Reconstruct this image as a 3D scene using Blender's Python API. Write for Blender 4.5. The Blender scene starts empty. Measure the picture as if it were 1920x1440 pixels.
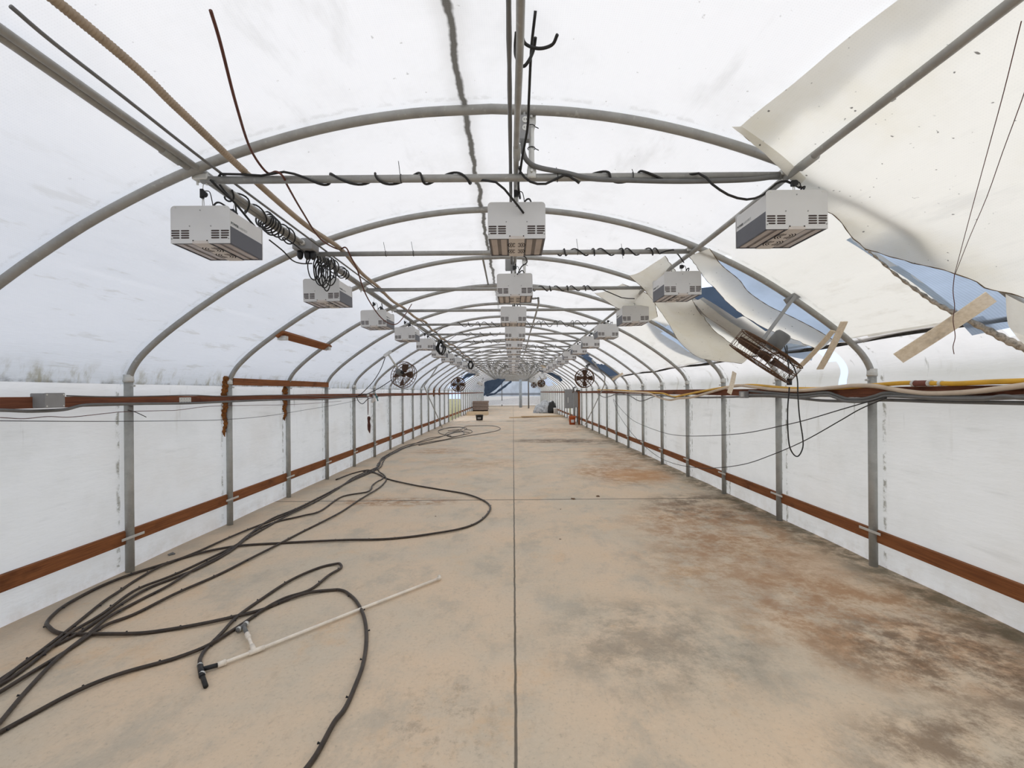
import bpy, bmesh, math, random
from mathutils import Vector, Matrix, noise as mnoise
random.seed(7)
S = bpy.context.scene
COL = S.collection
# ------------------------------------------------------------------ camera, sky, exposure
F = 835.0            # focal length in pixels of the 1920 wide frame
CH = 1.737           # camera height
ROLL = 0.0079
cam_d = bpy.data.cameras.new('camera'); cam_d.sensor_width = 36; cam_d.lens = F/1920*36
cam_d.shift_x = -2/1920; cam_d.shift_y = 15/1920; cam_d.clip_start = .05; cam_d.clip_end = 400
cam = bpy.data.objects.new('camera', cam_d); COL.objects.link(cam)
cam.matrix_world = Matrix.Translation((0, 0, CH)) @ Matrix.Rotation(math.pi/2, 4, 'X') @ Matrix.Rotation(-ROLL, 4, 'Z')
S.camera = cam
S.view_settings.view_transform = 'Standard'; S.view_settings.look = 'None'
S.view_settings.exposure = 0.0; S.view_settings.gamma = 1; S.view_settings.use_curve_mapping = False
w = bpy.data.worlds.new('overcast'); S.world = w; w.use_nodes = True
nt = w.node_tree; nt.nodes.clear()
tc = nt.nodes.new('ShaderNodeTexCoord'); sep = nt.nodes.new('ShaderNodeSeparateXYZ'); nt.links.new(tc.outputs['Generated'], sep.inputs[0])
cr = nt.nodes.new('ShaderNodeValToRGB'); mx = nt.nodes.new('ShaderNodeMath'); mx.operation = 'MULTIPLY_ADD'; nt.links.new(sep.outputs['X'], mx.inputs[0]); mx.inputs[1].default_value = .12; nt.links.new(sep.outputs['Z'], mx.inputs[2]); nt.links.new(mx.outputs[0], cr.inputs[0])  # sky made dimmer and bluer to the left to shade that roof slope
cr.color_ramp.elements[0].position = 0.0; cr.color_ramp.elements[0].color = (.47, .585, .84, 1)
cr.color_ramp.elements[1].position = 0.80; cr.color_ramp.elements[1].color = (1.0, .99, .985, 1)
bg = nt.nodes.new('ShaderNodeBackground'); bg.inputs[1].default_value = 1.68
nt.links.new(cr.outputs[0], bg.inputs[0])
wo = nt.nodes.new('ShaderNodeOutputWorld'); nt.links.new(bg.outputs[0], wo.inputs[0])
sd = bpy.data.lights.new('sun', 'SUN'); sd.energy = .35; sd.angle = math.radians(35); sd.color = (1, .97, .93)
sun = bpy.data.objects.new('sun', sd); COL.objects.link(sun); sun.rotation_euler = (math.radians(20), math.radians(18), 0)
S.cycles.max_bounces = 7; S.cycles.diffuse_bounces = 5; S.cycles.glossy_bounces = 3; S.cycles.transparent_max_bounces = 8
S.cycles.use_denoising = True; S.cycles.use_adaptive_sampling = True; S.cycles.adaptive_threshold = .03

# ------------------------------------------------------------------ photo geometry -> place
def ray(px, py):
    dx, dy = px-962.0, py-735.0
    return dx*math.cos(ROLL)-dy*math.sin(ROLL), dx*math.sin(ROLL)+dy*math.cos(ROLL)
def P(px, py, d):
    a, b = ray(px, py); return Vector((a*d/F, d, CH-b*d/F))
def PF(px, py, h=0.0):
    a, b = ray(px, py); d = (CH-h)*F/b; return Vector((a*d/F, d, h))
def PX(px, py, X):
    a, b = ray(px, py); d = X*F/a; return Vector((X, d, CH-b*d/F))
CX = -.125; HW = 3.655
HALF = [(0, 1.80), (.5, 1.775), (1, 1.70), (1.5, 1.57), (2, 1.385), (2.5, 1.135), (2.86, .91), (3.1, .742), (3.3, .59), (3.45, .458), (3.56, .34), (3.632, .215), (3.655, .10)]
def cr_spline(pts, n):
    pts = [Vector(p) for p in pts]; out = []
    if len(pts) < 3:
        for i in range(n+1): out.append(pts[0].lerp(pts[-1], i/n))
        return out
    ext = [pts[0]*2-pts[1]]+pts+[pts[-1]*2-pts[-2]]
    for i in range(1, len(ext)-2):
        p0, p1, p2, p3 = ext[i-1:i+3]
        for k in range(n):
            t = k/n
            out.append(.5*((2*p1)+(p2-p0)*t+(2*p0-5*p1+4*p2-p3)*t*t+(3*p1-p0-3*p2+p3)*t**3))
    out.append(pts[-1]); return out
_h = [Vector((u, 0, z)) for u, z in HALF]
_h = cr_spline(_h, 5)
PROF = [Vector((CX-v.x, 0, CH+v.z)) for v in reversed(_h)]+[Vector((CX+v.x, 0, CH+v.z)) for v in _h[1:]]
def prof_off(o):
    out = []
    for i, p in enumerate(PROF):
        a = PROF[max(0, i-1)]; b = PROF[min(len(PROF)-1, i+1)]; t = (b-a).normalized()
        out.append(p+Vector((-t.z, 0, t.x))*o)
    return out
def zroof(X, o=0):
    pr = prof_off(o)
    for a, b in zip(pr, pr[1:]):
        if a.x <= X <= b.x: return a.z+(b.z-a.z)*(X-a.x)/max(1e-6, b.x-a.x)
    return pr[0].z
def PS(px, py, o=0.0):
    "where the line of sight meets the roof surface shifted outward by o"
    a, b = ray(px, py); pr = prof_off(o)
    r = Vector((a, -b))
    for p, q in zip(pr, pr[1:]):
        p2 = Vector((p.x, p.z-CH)); q2 = Vector((q.x, q.z-CH)); e = q2-p2
        den = r.x*e.y-r.y*e.x
        if abs(den) < 1e-9: continue
        t = (p2.x*e.y-p2.y*e.x)/den; s = (p2.x*r.y-p2.y*r.x)/den
        if t > 0 and -.001 <= s <= 1.001: return Vector((a*t, t*F, CH-b*t))
    return P(px, py, 4)

# ------------------------------------------------------------------ material helpers
class M:
    def __init__(s, name):
        s.m = bpy.data.materials.new(name); s.m.use_nodes = True; s.t = s.m.node_tree; s.t.nodes.clear()
        s.out = s.t.nodes.new('ShaderNodeOutputMaterial'); s._pos = None
    def N(s, ty, **k):
        n = s.t.nodes.new(ty)
        for a, v in k.items(): setattr(n, a, v)
        return n
    def put(s, sock, v):
        if isinstance(v, bpy.types.NodeSocket): s.t.links.new(v, sock)
        elif v is not None:
            if isinstance(v, (tuple, list)) and len(v) == 3 and sock.type == 'RGBA': v = tuple(v)+(1,)
            sock.default_value = v
    @property
    def pos(s):
        if s._pos is None: s._pos = s.N('ShaderNodeNewGeometry').outputs['Position']
        return s._pos
    def xyz(s):
        n = s.N('ShaderNodeSeparateXYZ'); s.t.links.new(s.pos, n.inputs[0]); return n.outputs
    def math(s, op, a, b=None, clamp=False):
        n = s.N('ShaderNodeMath', operation=op, use_clamp=clamp); s.put(n.inputs[0], a)
        if b is not None: s.put(n.inputs[1], b)
        return n.outputs[0]
    def mp(s, v, a, b, c=0, d=1, smooth=True):
        n = s.N('ShaderNodeMapRange', interpolation_type='SMOOTHSTEP' if smooth else 'LINEAR')
        s.put(n.inputs[0], v)
        for i, q in enumerate((a, b, c, d)): s.put(n.inputs[i+1], q)
        return n.outputs[0]
    def noise(s, scale, detail=3, rough=.55, vec=None, st=(1, 1, 1), off=(0, 0, 0)):
        mpn = s.N('ShaderNodeMapping'); s.put(mpn.inputs[0], vec or s.pos); mpn.inputs['Scale'].default_value = st; mpn.inputs['Location'].default_value = off
        n = s.N('ShaderNodeTexNoise'); s.t.links.new(mpn.outputs[0], n.inputs['Vector'])
        n.inputs['Scale'].default_value = scale; n.inputs['Detail'].default_value = detail; n.inputs['Roughness'].default_value = rough
        return n.outputs[0]
    def mix(s, f, a, b):
        n = s.N('ShaderNodeMix', data_type='RGBA'); s.put(n.inputs[0], f); s.put(n.inputs[6], a); s.put(n.inputs[7], b); return n.outputs[2]
    def bump(s, h, st=.3, dist=.01):
        n = s.N('ShaderNodeBump'); s.put(n.inputs['Height'], h); n.inputs['Strength'].default_value = st; n.inputs['Distance'].default_value = dist; return n.outputs[0]
    def bsdf(s, col, rough=.6, metal=0, nrm=None, spec=.4):
        b = s.N('ShaderNodeBsdfPrincipled'); s.put(b.inputs['Base Color'], col); s.put(b.inputs['Roughness'], rough); s.put(b.inputs['Metallic'], metal)
        b.inputs['Specular IOR Level'].default_value = spec
        if nrm is not None: s.put(b.inputs['Normal'], nrm)
        s.t.links.new(b.outputs[0], s.out.inputs[0]); return s.m
    def film(s, col, trans=.5, nrm=None, gloss=0.0):
        d = s.N('ShaderNodeBsdfDiffuse'); t = s.N('ShaderNodeBsdfTranslucent'); s.put(d.inputs[0], col); s.put(t.inputs[0], col)
        if nrm is not None: s.put(d.inputs['Normal'], nrm); s.put(t.inputs['Normal'], nrm)
        m = s.N('ShaderNodeMixShader'); s.put(m.inputs[0], trans); s.t.links.new(d.outputs[0], m.inputs[1]); s.t.links.new(t.outputs[0], m.inputs[2])
        s.t.links.new(m.outputs[0], s.out.inputs[0]); return s.m
def simple(name, col, rough=.6, metal=0, var=.08, scale=12, spec=.4, bump=0):
    m = M(name); n = m.noise(scale, 4)
    c2 = tuple(max(0, c*(1-var*3)) for c in col)
    f = m.mp(n, .35, .75)
    return m.bsdf(m.mix(f, col, c2), rough, metal, m.bump(n, bump, .01) if bump else None, spec)

# roof film -------------------------------------------------------
def make_film(name, base, cream=False, trans=.5, kind='roof'):
    m = M(name); x, y, z = m.xyz()
    c = base
    big = m.mp(m.noise(1.6, 5, .65), .42, .75)
    c = m.mix(m.math('MULTIPLY', big, .24), c, (.62, .62, .60))
    strk = m.mp(m.noise(2.2, 5, .65, st=(1, .35, 3)), .56, .74)
    c = m.mix(m.math('MULTIPLY', strk, .28), c, (.50, .50, .48))
    specks = m.mp(m.noise(26, 2, .5), .73, .79)
    c = m.mix(m.math('MULTIPLY', specks, .12 if kind == 'wall' else .5), c, (.35, .34, .31))
    if kind == 'roof':
        c = m.mix(m.mp(x, -1.6, -3.0, 0, .8), c, (.66, .69, .735))   # left slope's dim bluish skylight painted into the film colour
        # grimy band above the left eave
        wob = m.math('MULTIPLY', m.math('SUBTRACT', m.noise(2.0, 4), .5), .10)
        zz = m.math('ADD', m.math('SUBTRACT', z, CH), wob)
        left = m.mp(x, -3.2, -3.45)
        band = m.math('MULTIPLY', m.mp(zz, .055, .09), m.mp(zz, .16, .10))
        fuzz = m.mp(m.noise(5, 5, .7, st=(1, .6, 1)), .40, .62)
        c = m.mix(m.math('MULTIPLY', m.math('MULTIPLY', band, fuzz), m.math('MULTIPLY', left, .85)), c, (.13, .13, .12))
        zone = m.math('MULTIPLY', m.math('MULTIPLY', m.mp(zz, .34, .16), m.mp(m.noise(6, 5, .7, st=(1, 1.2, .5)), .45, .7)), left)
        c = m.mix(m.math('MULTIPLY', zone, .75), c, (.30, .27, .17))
        wr = m.mp(m.noise(3.5, 5, .7, st=(1, .35, 3.2)), .56, .66)
        c = m.mix(m.math('MULTIPLY', m.math('MULTIPLY', wr, m.mp(x, -2.2, -3.0)), .35), c, (.42, .41, .36))
        # black seam along the ridge
        rw = m.math('MULTIPLY', m.math('SUBTRACT', m.noise(3.0, 4, .6), .5), .10)
        dx = m.math('ABSOLUTE', m.math('ADD', m.math('ADD', x, .30), rw))
        rid = m.mp(dx, .028, .010)
        rid = m.math('MULTIPLY', rid, m.mp(m.noise(9, 4), .12, .38))
        rid = m.math('MULTIPLY', rid, m.mp(y, 12, 6))
        c = m.mix(rid, c, (.035, .032, .026))
        soft = m.math('MULTIPLY', m.mp(dx, .13, .0), m.mp(y, 12, 6))
        c = m.mix(m.math('MULTIPLY', soft, .25), c, (.4, .38, .34))
        cm = m.math('MULTIPLY', m.mp(x, 1.7, 2.6), m.mp(y, 12.5, 7.0))
        c = m.mix(m.math('MULTIPLY', cm, .8), c, (.86, .84, .76))
        # grime beneath the torn right part
        g2 = m.math('MULTIPLY', m.mp(m.noise(4, 5, .7, st=(1.4, .4, 2)), .5, .7), m.mp(x, 2.2, 3.2))
        c = m.mix(m.math('MULTIPLY', g2, .25), c, (.45, .40, .30))
        # woven scrim
        wv = m.math('ADD', m.math('SINE', m.math('MULTIPLY', x, 520)), m.math('SINE', m.math('MULTIPLY', y, 520)))
        c = m.mix(m.mp(wv, .8, 2, 0, .10), c, (.4, .4, .4))
    if kind == 'wall':
        lo = m.mp(z, .30, .0); mud = m.math('MULTIPLY', lo, m.mp(m.noise(5, 5, .7), .35, .7))
        c = m.mix(m.math('MULTIPLY', mud, .35), c, (.55, .47, .38))
        st = m.math('MULTIPLY', m.mp(m.noise(3.2, 4, .6, st=(1, 1, .22)), .60, .72), m.mp(z, 0.6, 1.6))
        c = m.mix(m.math('MULTIPLY', st, .38), c, (.50, .46, .40))
        pale = m.mp(m.noise(.9, 3, .5, off=(3, 2, 5)), .50, .72)
        c = m.mix(m.math('MULTIPLY', pale, .25), c, (.72, .66, .60))
        drip = m.math('MULTIPLY', m.mp(m.noise(8, 4, .6, st=(1, 1, .12)), .64, .72), m.mp(z, 1.25, 1.65))
        c = m.mix(m.math('MULTIPLY', drip, .6), c, (.30, .29, .26))
    if kind == 'sheet':
        y2 = m.mp(m.noise(1.6, 4), .45, .75)
        c = m.mix(m.math('MULTIPLY', y2, .35), c, (.83, .76, .56))
        spk = m.mp(m.noise(30, 1), .74, .79)
        c = m.mix(spk, c, (.2, .19, .17))
        wv = m.math('ADD', m.math('SINE', m.math('MULTIPLY', x, 520)), m.math('SINE', m.math('MULTIPLY', y, 520)))
        c = m.mix(m.mp(wv, .8, 2, 0, .08), c, (.4, .4, .4))
    if kind != 'sheet':
        fr_ = m.math('FRACT', m.math('ADD', m.math('DIVIDE', m.math('SUBTRACT', y, 2.83), 1.548), 100.5))
        ds = m.math('MULTIPLY', m.math('ABSOLUTE', m.math('SUBTRACT', fr_, .5)), 1.548)
        ds = m.math('ADD', ds, m.math('MULTIPLY', m.math('SUBTRACT', m.noise(7, 4), .5), .03))
        rg = m.math('MULTIPLY', m.mp(ds, .028, .045), m.mp(ds, .085, .055))
        rg = m.math('MULTIPLY', rg, m.mp(m.noise(11, 4, .7), .45, .62))
        c = m.mix(m.math('MULTIPLY', rg, .75 if kind == 'wall' else .15), c, (.22, .20, .15))
    nb = m.noise(2.5, 5, .6, st=(1, .4, 1.5))
    if kind == 'wall': trans = m.mp(z, CH-.02, CH+.10, trans, .58)
    return m.film(c, trans, m.bump(nb, .35, .05))
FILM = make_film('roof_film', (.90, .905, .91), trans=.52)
WALLF = make_film('wall_film', (.87, .865, .86), trans=.51, kind='wall')
SHEET = make_film('torn_film', (.85, .835, .775), trans=.54, kind='sheet')
def make_shade(name, col, trans=.55):
    m = M(name); x, y, z = m.xyz()
    n = m.mp(m.noise(3, 5, .6, st=(1, .5, 1)), .3, .75)
    c = m.mix(n, col, tuple(k*.78 for k in col))
    wv = m.math('SINE', m.math('MULTIPLY', m.math('ADD', y, m.math('MULTIPLY', x, .2)), 300))
    c = m.mix(m.mp(wv, -.5, 1, 0, .22), c, tuple(k*.5 for k in col))
    return m.film(c, trans)
SHADE = make_shade('shade_cloth', (.44, .53, .66), .62)
SHADE_DK = make_shade('doubled_shade_cloth', (.085, .12, .18), .5)
# galvanised steel
def steel(name, col, rough=.42, metal=.55):
    m = M(name); n = m.noise(9, 5, .6, st=(1, 1, 1)); st = m.noise(60, 3, .6, st=(1, .1, 1))
    c = m.mix(m.mp(n, .35, .75), col, tuple(k*.84 for k in col))
    c = m.mix(m.mp(m.noise(30, 3), .6, .75, 0, .25), c, (.70, .69, .66))
    return m.bsdf(c, m.mp(n, .3, .7, rough-.08, rough+.15), metal, m.bump(st, .12, .002))
GALV = steel('galvanised_steel', (.35, .345, .325), .42, .3)
POST = steel('post_steel', (.42, .425, .405), .48, .25)
BRIGHT = steel('bright_zinc', (.66, .66, .63), .4, .35)
def wood(name, a, b, st=(1, 1, 1)):
    m = M(name); x, y, z = m.xyz()
    g = m.noise(7, 6, .7, st=(6, .35, 9)); g2 = m.noise(2.0, 4, .6, st=(2, 1, 2))
    c = m.mix(m.mp(g, .3, .72), a, b)
    c = m.mix(m.mp(g2, .55, .75, 0, .75), c, tuple(k*.42 for k in b))
    return m.bsdf(c, .75, 0, m.bump(g, .4, .004), .2)
WOOD = wood('weathered_redwood', (.30, .115, .042), (.175, .062, .024))
WOODR = wood('weathered_top_rail', (.235, .088, .045), (.12, .045, .026))
LATH = wood('pale_lath', (.80, .70, .56), (.66, .55, .41))
PINE = wood('pine_board', (.72, .56, .37), (.56, .41, .25))
# concrete floor --------------------------------------------------
def concrete():
    m = M('stained_concrete'); x, y, z = m.xyz()
    c = m.mix(m.mp(m.noise(.8, 6, .62), .36, .66), (.72, .56, .40), (.62, .53, .41))
    c = m.mix(m.mp(m.noise(2.2, 6, .7, st=(1, .7, 1)), .47, .68, 0, .6), c, (.44, .395, .32))
    c = m.mix(m.mp(m.noise(1.4, 5, .7, off=(9, 4, 1)), .56, .72, 0, .55), c, (.70, .47, .27))
    fine = m.noise(38, 6, .75)
    c = m.mix(m.mp(fine, .52, .72, 0, .50), c, (.34, .28, .21))
    mid = m.noise(9, 6, .75, st=(1, .55, 1))
    c = m.mix(m.mp(mid, .54, .70, 0, .40), c, (.47, .36, .25))
    c = m.mix(m.mp(fine, .46, .30, 0, .25), c, (.80, .72, .60))
    def blob(cx, cy, rx, ry, col, k, sc=2.5, lo=.38, hi=.62):
        nonlocal c
        dx = m.math('DIVIDE', m.math('SUBTRACT', x, cx), rx); dy = m.math('DIVIDE', m.math('SUBTRACT', y, cy), ry)
        r = m.math('ADD', m.math('MULTIPLY', dx, dx), m.math('MULTIPLY', dy, dy))
        f = m.math('MULTIPLY', m.mp(r, 1, .1), m.mp(m.noise(sc, 6, .75, off=(cx, cy, 0)), lo, hi))
        c = m.mix(m.math('MULTIPLY', f, k), c, col)
    RU = (.36, .18, .075); BR = (.15, .095, .055); OR = (.52, .26, .10)
    blob(3.0, 6.6, 1.3, 1.2, BR, .85, 3); blob(2.6, 5.6, 1.4, 1.6, RU, .75, 3)
    blob(2.3, 9.6, 1.3, 1.8, RU, .75, 3); blob(2.6, 9.2, .9, .9, OR, .7, 3, .3, .5)
    blob(1.4, 15.8, 1.9, .9, BR, .85, 2.5, .3, .6); blob(2.6, 15.3, 1.2, 1.1, BR, .6)
    blob(2.7, 3.4, 1.3, 1.2, RU, .75, 3); blob(3.0, 2.9, 1.2, .7, BR, .85, 5)
    blob(2.6, 2.15, 1.3, .40, BR, .75, 4); blob(1.0, 3.1, 1.0, .8, (.17, .15, .12), .5, 3)
    blob(2.2, 4.4, 1.2, 1.0, RU, .55, 4); blob(-.4, 2.3, .4, .6, BR, .4, 9, .5, .7)
    blob(-1.9, 7.1, 1.3, .35, RU, .8, 5); blob(-2.2, 13.3, 1.0, .9, RU, .6, 4); blob(2.9, 12, 1.2, 2, RU, .6, 3)
    blob(1.9, 20, 1.6, 1.5, RU, .6, 3); blob(-1, 11, 1.5, 1, (.45, .30, .17), .6, 2)
    for cx, cy in ((.4, 26.6), (1.6, 28.5), (-2.4, 26.5)): blob(cx, cy, 1.6, 1.0, BR, .6, 2)
    # wet moss line at the foot of the right wall
    e = m.math('MULTIPLY', m.mp(m.math('ADD', x, m.math('MULTIPLY', m.noise(1.5, 4), .5)), 3.3, 3.78), m.mp(m.noise(5, 5, .7), .3, .6))
    c = m.mix(m.math('MULTIPLY', e, .8), c, (.085, .068, .03))
    e = m.mp(m.math('ADD', x, m.math('MULTIPLY', m.noise(1.2, 4), .6)), -3.1, -3.6, 0, .5)
    c = m.mix(e, c, (.30, .235, .17))
    # control joints
    wob = m.math('MULTIPLY', m.math('SUBTRACT', m.noise(6, 3), .5), .012)
    jx = m.mp(m.math('ABSOLUTE', m.math('ADD', x, wob)), .011, .004)
    j = jx
    for k in range(9):
        yy = 7.18+5.77*k
        w2 = m.math('MULTIPLY', m.math('SUBTRACT', m.noise(3, 4, off=(k, 0, 0)), .5), .05 if k == 0 else .03)
        j = m.math('MAXIMUM', j, m.mp(m.math('ABSOLUTE', m.math('ADD', m.math('SUBTRACT', y, yy), w2)), .030, .010, 0, .9 if k == 0 else .7))
    c = m.mix(m.math('MULTIPLY', j, .85), c, (.07, .06, .045))
    hgt = m.math('SUBTRACT', m.math('MULTIPLY', fine, .3), j)
    return m.bsdf(c, m.mp(m.noise(1.5, 4), .3, .7, .55, .8), 0, m.bump(hgt, .35, .008), .35)
CONC = concrete()
GRASS = simple('dry_grass', (.30, .28, .13), .9, var=.15, scale=3)
WHITE = simple('white_enamel', (.66, .66, .655), .35, var=.02, scale=4)
DARKP = simple('slate_enamel', (.085, .088, .105), .4, var=.02)
BLACK = simple('black_rubber', (.016, .015, .014), .5, var=.1)
HOSEM = simple('black_poly_hose', (.052, .037, .027), .42, var=.15, scale=20)
BLKPL = simple('black_plastic', (.018, .018, .02), .45)
GREYB = simple('grey_box_plastic', (.29, .29, .29), .5, var=.03)
GREYC = simple('grey_conduit', (.16, .16, .155), .5, var=.06)
TANC = simple('tan_flex_conduit', (.36, .28, .20), .6, var=.08)
BROWNC = simple('brown_cord', (.11, .035, .022), .6)
PVC = simple('dirty_pvc', (.90, .82, .71), .45, var=.05, scale=18)
YELL = simple('yellow_hose', (.72, .40, .035), .45, var=.06, scale=6)
CREAMH = simple('cream_hose', (.66, .54, .42), .5, var=.05, scale=6)
RUST = simple('rusty_wire', (.14, .075, .04), .75, .2, .15, 25)
RUSTD = simple('rusty_blade', (.10, .055, .035), .7, .2, .12, 12)
FOAM = simple('brown_expanding_foam', (.26, .095, .018), .9, var=.2, scale=30, bump=.8)
LENS = simple('frosted_led_lens', (.44, .38, .35), .25, var=.05, scale=6)
LENSF = simple('lens_frame', (.14, .115, .105), .4)
PANEL = simple('warm_white_panel', (.62, .57, .53), .4, var=.02)
DARK = simple('dark_slot', (.02, .014, .012), .8)
TAN = simple('tan_receptacle', (.72, .72, .68), .4)
BRS = simple('rusted_red_fitting', (.20, .07, .05), .6, .3)
EDGE = simple('browned_torn_edge', (.20, .14, .08), .9, var=.2, scale=30)
CORR = simple('speckled_rotten_edge', (.52, .45, .36), .9, var=.22, scale=45, bump=.6)
BLUEP = simple('blue_grey_paint', (.42, .48, .54), .5)
ORANGE = simple('orange_bucket_plastic', (.55, .12, .03), .4)
SILV = simple('crumpled_silver_sheeting', (.48, .50, .52), .4, var=.2, scale=5)
TEAL = simple('teal_plastic', (.03, .17, .20), .5)
CLOTH = simple('white_rag', (.75, .74, .73), .9)
STRAP = simple('black_batten_tape', (.045, .045, .042), .8, var=.2, scale=20)
MUDDY = simple('plywood_stack', (.36, .28, .23), .8, var=.08, scale=10)
LEAF = simple('dry_leaf', (.16, .09, .05), .9)

# ------------------------------------------------------------------ mesh helpers
def obj(name, bm, mat, parent=None, smooth=False, mw=None):
    me = bpy.data.meshes.new(name)
    if smooth:
        for f in bm.faces: f.smooth = True
    bm.to_mesh(me); bm.free(); me.materials.append(mat)
    o = bpy.data.objects.new(name, me); COL.objects.link(o)
    if parent is not None: o.parent = parent
    if mw is not None: o.matrix_world = mw
    return o
def empty(name, loc=(0, 0, 0), rz=0):
    o = bpy.data.objects.new(name, None); COL.objects.link(o); o.location = loc; o.rotation_euler = (0, 0, rz); o.empty_display_size = .1; return o
def tag(o, label, cat, group=None, kind=None):
    o['label'] = label; o['category'] = cat
    if group: o['group'] = group
    if kind: o['kind'] = kind
    return o
def struct(o): o['kind'] = 'structure'; return o
def box(bm, x0, x1, y0, y1, z0, z1, bev=0):
    vs = [bm.verts.new((x, y, z)) for x in (x0, x1) for y in (y0, y1) for z in (z0, z1)]
    fs = [(0, 1, 3, 2), (4, 6, 7, 5), (0, 4, 5, 1), (2, 3, 7, 6), (0, 2, 6, 4), (1, 5, 7, 3)]
    F_ = [bm.faces.new([vs[i] for i in f]) for f in fs]
    if bev:
        ed = list({e for f in F_ for e in f.edges}); bmesh.ops.bevel(bm, geom=ed, offset=bev, segments=1, affect='EDGES')
def tube(bm, pts, r, seg=8, n=0, cap=True, rf=None):
    "sweep a circle along pts (optionally smoothed)"
    pts = cr_spline(pts, n) if n else [Vector(p) for p in pts]
    q = [pts[0]]
    for p in pts[1:]:
        if (p-q[-1]).length > 1e-5: q.append(p)
    pts = q
    if len(pts) < 2: return
    t0 = (pts[1]-pts[0]).normalized(); up = Vector((0, 0, 1)) if abs(t0.z) < .9 else Vector((1, 0, 0))
    nrm = t0.cross(up).normalized(); rings = []; L = 0
    for i, p in enumerate(pts):
        a = pts[max(0, i-1)]; b = pts[min(len(pts)-1, i+1)]; t = (b-a).normalized()
        nrm = (nrm-t*nrm.dot(t)); nrm = nrm.normalized() if nrm.length > 1e-6 else t.orthogonal().normalized()
        bn = t.cross(nrm); rr = r if rf is None else rf(i, len(pts), L)
        if i+1 < len(pts): L += (pts[i+1]-p).length
        rings.append([bm.verts.new(p+(nrm*math.cos(k*2*math.pi/seg)+bn*math.sin(k*2*math.pi/seg))*rr) for k in range(seg)])
    for A, B in zip(rings, rings[1:]):
        for k in range(seg): bm.faces.new((A[k], A[(k+1) % seg], B[(k+1) % seg], B[k]))
    if cap: bm.faces.new(list(reversed(rings[0]))); bm.faces.new(rings[-1])
def T(name, pts, r, mat, parent=None, seg=8, n=6, rf=None):
    bm = bmesh.new(); tube(bm, pts, r, seg, n, rf=rf); return obj(name, bm, mat, parent, True)
def prism(bm, poly, mp, th):
    "extrude a 2D polygon by th; mp maps (u,v,w) to 3D"
    A = [bm.verts.new(mp(u, v, 0)) for u, v in poly]; B = [bm.verts.new(mp(u, v, th)) for u, v in poly]
    bm.faces.new(A); bm.faces.new(list(reversed(B))); n = len(poly)
    for i in range(n): bm.faces.new((A[i], B[i], B[(i+1) % n], A[(i+1) % n]))
def lathe(bm, prof, seg=24, c=(0, 0, 0)):
    rings = [[bm.verts.new((c[0]+r*math.cos(2*math.pi*k/seg), c[1]+r*math.sin(2*math.pi*k/seg), c[2]+z)) for k in range(seg)] for r, z in prof]
    for A, B in zip(rings, rings[1:]):
        for k in range(seg): bm.faces.new((A[k], A[(k+1) % seg], B[(k+1) % seg], B[k]))
    return rings
def helix(a, b, R, turns, k=10, jit=0, ph=0):
    jit = min(jit, .075*turns)
    a = Vector(a); b = Vector(b); t = (b-a).normalized(); u = t.cross(Vector((0, 0, 1))).normalized() if abs(t.z) < .9 else Vector((1, 0, 0)); v = t.cross(u); out = []
    N = max(2, int(turns*k))
    for i in range(N+1):
        s = i/N; s2 = s+jit*math.sin(s*23+ph)*.5/turns; an = ph+2*math.pi*turns*s
        out.append(a.lerp(b, s2)+(u*math.cos(an)+v*math.sin(an))*R)
    return out
ORD = ['first', 'second', 'third', 'fourth', 'fifth', 'sixth', 'seventh', 'eighth', 'ninth', 'tenth', 'eleventh', 'twelfth', 'thirteenth', 'fourteenth', 'fifteenth', 'sixteenth', 'seventeenth', 'eighteenth', 'nineteenth', 'twentieth']
def copy_tree(o, parent=None):
    c = o.copy(); COL.objects.link(c); c.parent = parent
    for ch in list(o.children): copy_tree(ch, c)
    return c
#@@SETTING
# ------------------------------------------------------------------ the setting
YN, YF = -2.0, 57.5
XL, XR = -3.84, 3.60
bm = bmesh.new(); box(bm, XL-.04, XR+.04, YN, YF+14, -.12, 0); struct(obj('floor', bm, CONC))
bm = bmesh.new(); box(bm, -70, 70, -30, 130, -.30, -.121); g = obj('ground', bm, GRASS); struct(g)
# roof film: draped over the hoops
def bow_phase(y): return abs(math.sin(math.pi*(y-2.83)/1.548))
def in_poly(p, poly):
    c = False; n = len(poly)
    for i in range(n):
        a = poly[i]; b = poly[(i+1) % n]
        if (a[1] > p[1]) != (b[1] > p[1]) and p[0] < (b[0]-a[0])*(p[1]-a[1])/(b[1]-a[1])+a[0]: c = not c
    return c
def px_poly(pts, o=.03): return [(v.x, v.y) for v in (PS(px, py, o) for px, py in pts)]
HOLES = [
    [(2.0, -3), (4, -3), (4, 3.20), (2.6, 3.20), (2.3, 2.92), (1.56, 2.72), (1.86, .3)],
    px_poly([(1352, 482), (1440, 538), (1500, 573), (1548, 612), (1580, 640), (1560, 668), (1490, 640), (1420, 615), (1345, 575), (1296, 556), (1290, 520), (1330, 505)]),
    px_poly([(1222, 603), (1262, 616), (1297, 640), (1325, 668), (1297, 663), (1268, 648), (1243, 628)]),
    px_poly([(1088, 667), (1100, 664), (1118, 684), (1135, 686), (1160, 705), (1153, 712), (1140, 706), (1118, 690)]),
]
RC0, RC1 = None, None
pr = prof_off(.038)
def film_grid(bm, pr, ys, disp, hole=None):
    rows = []
    for y in ys:
        rows.append([bm.verts.new(disp(p, i, y)) for i, p in enumerate(pr)])
    for r, s in zip(rows, rows[1:]):
        for i in range(len(pr)-1):
            c = (r[i].co+s[i+1].co)*.5
            if hole and hole(c): continue
            bm.faces.new((r[i], r[i+1], s[i+1], s[i]))
    bmesh.ops.delete(bm, geom=[v for v in bm.verts if not v.link_faces], context='VERTS')
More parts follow.
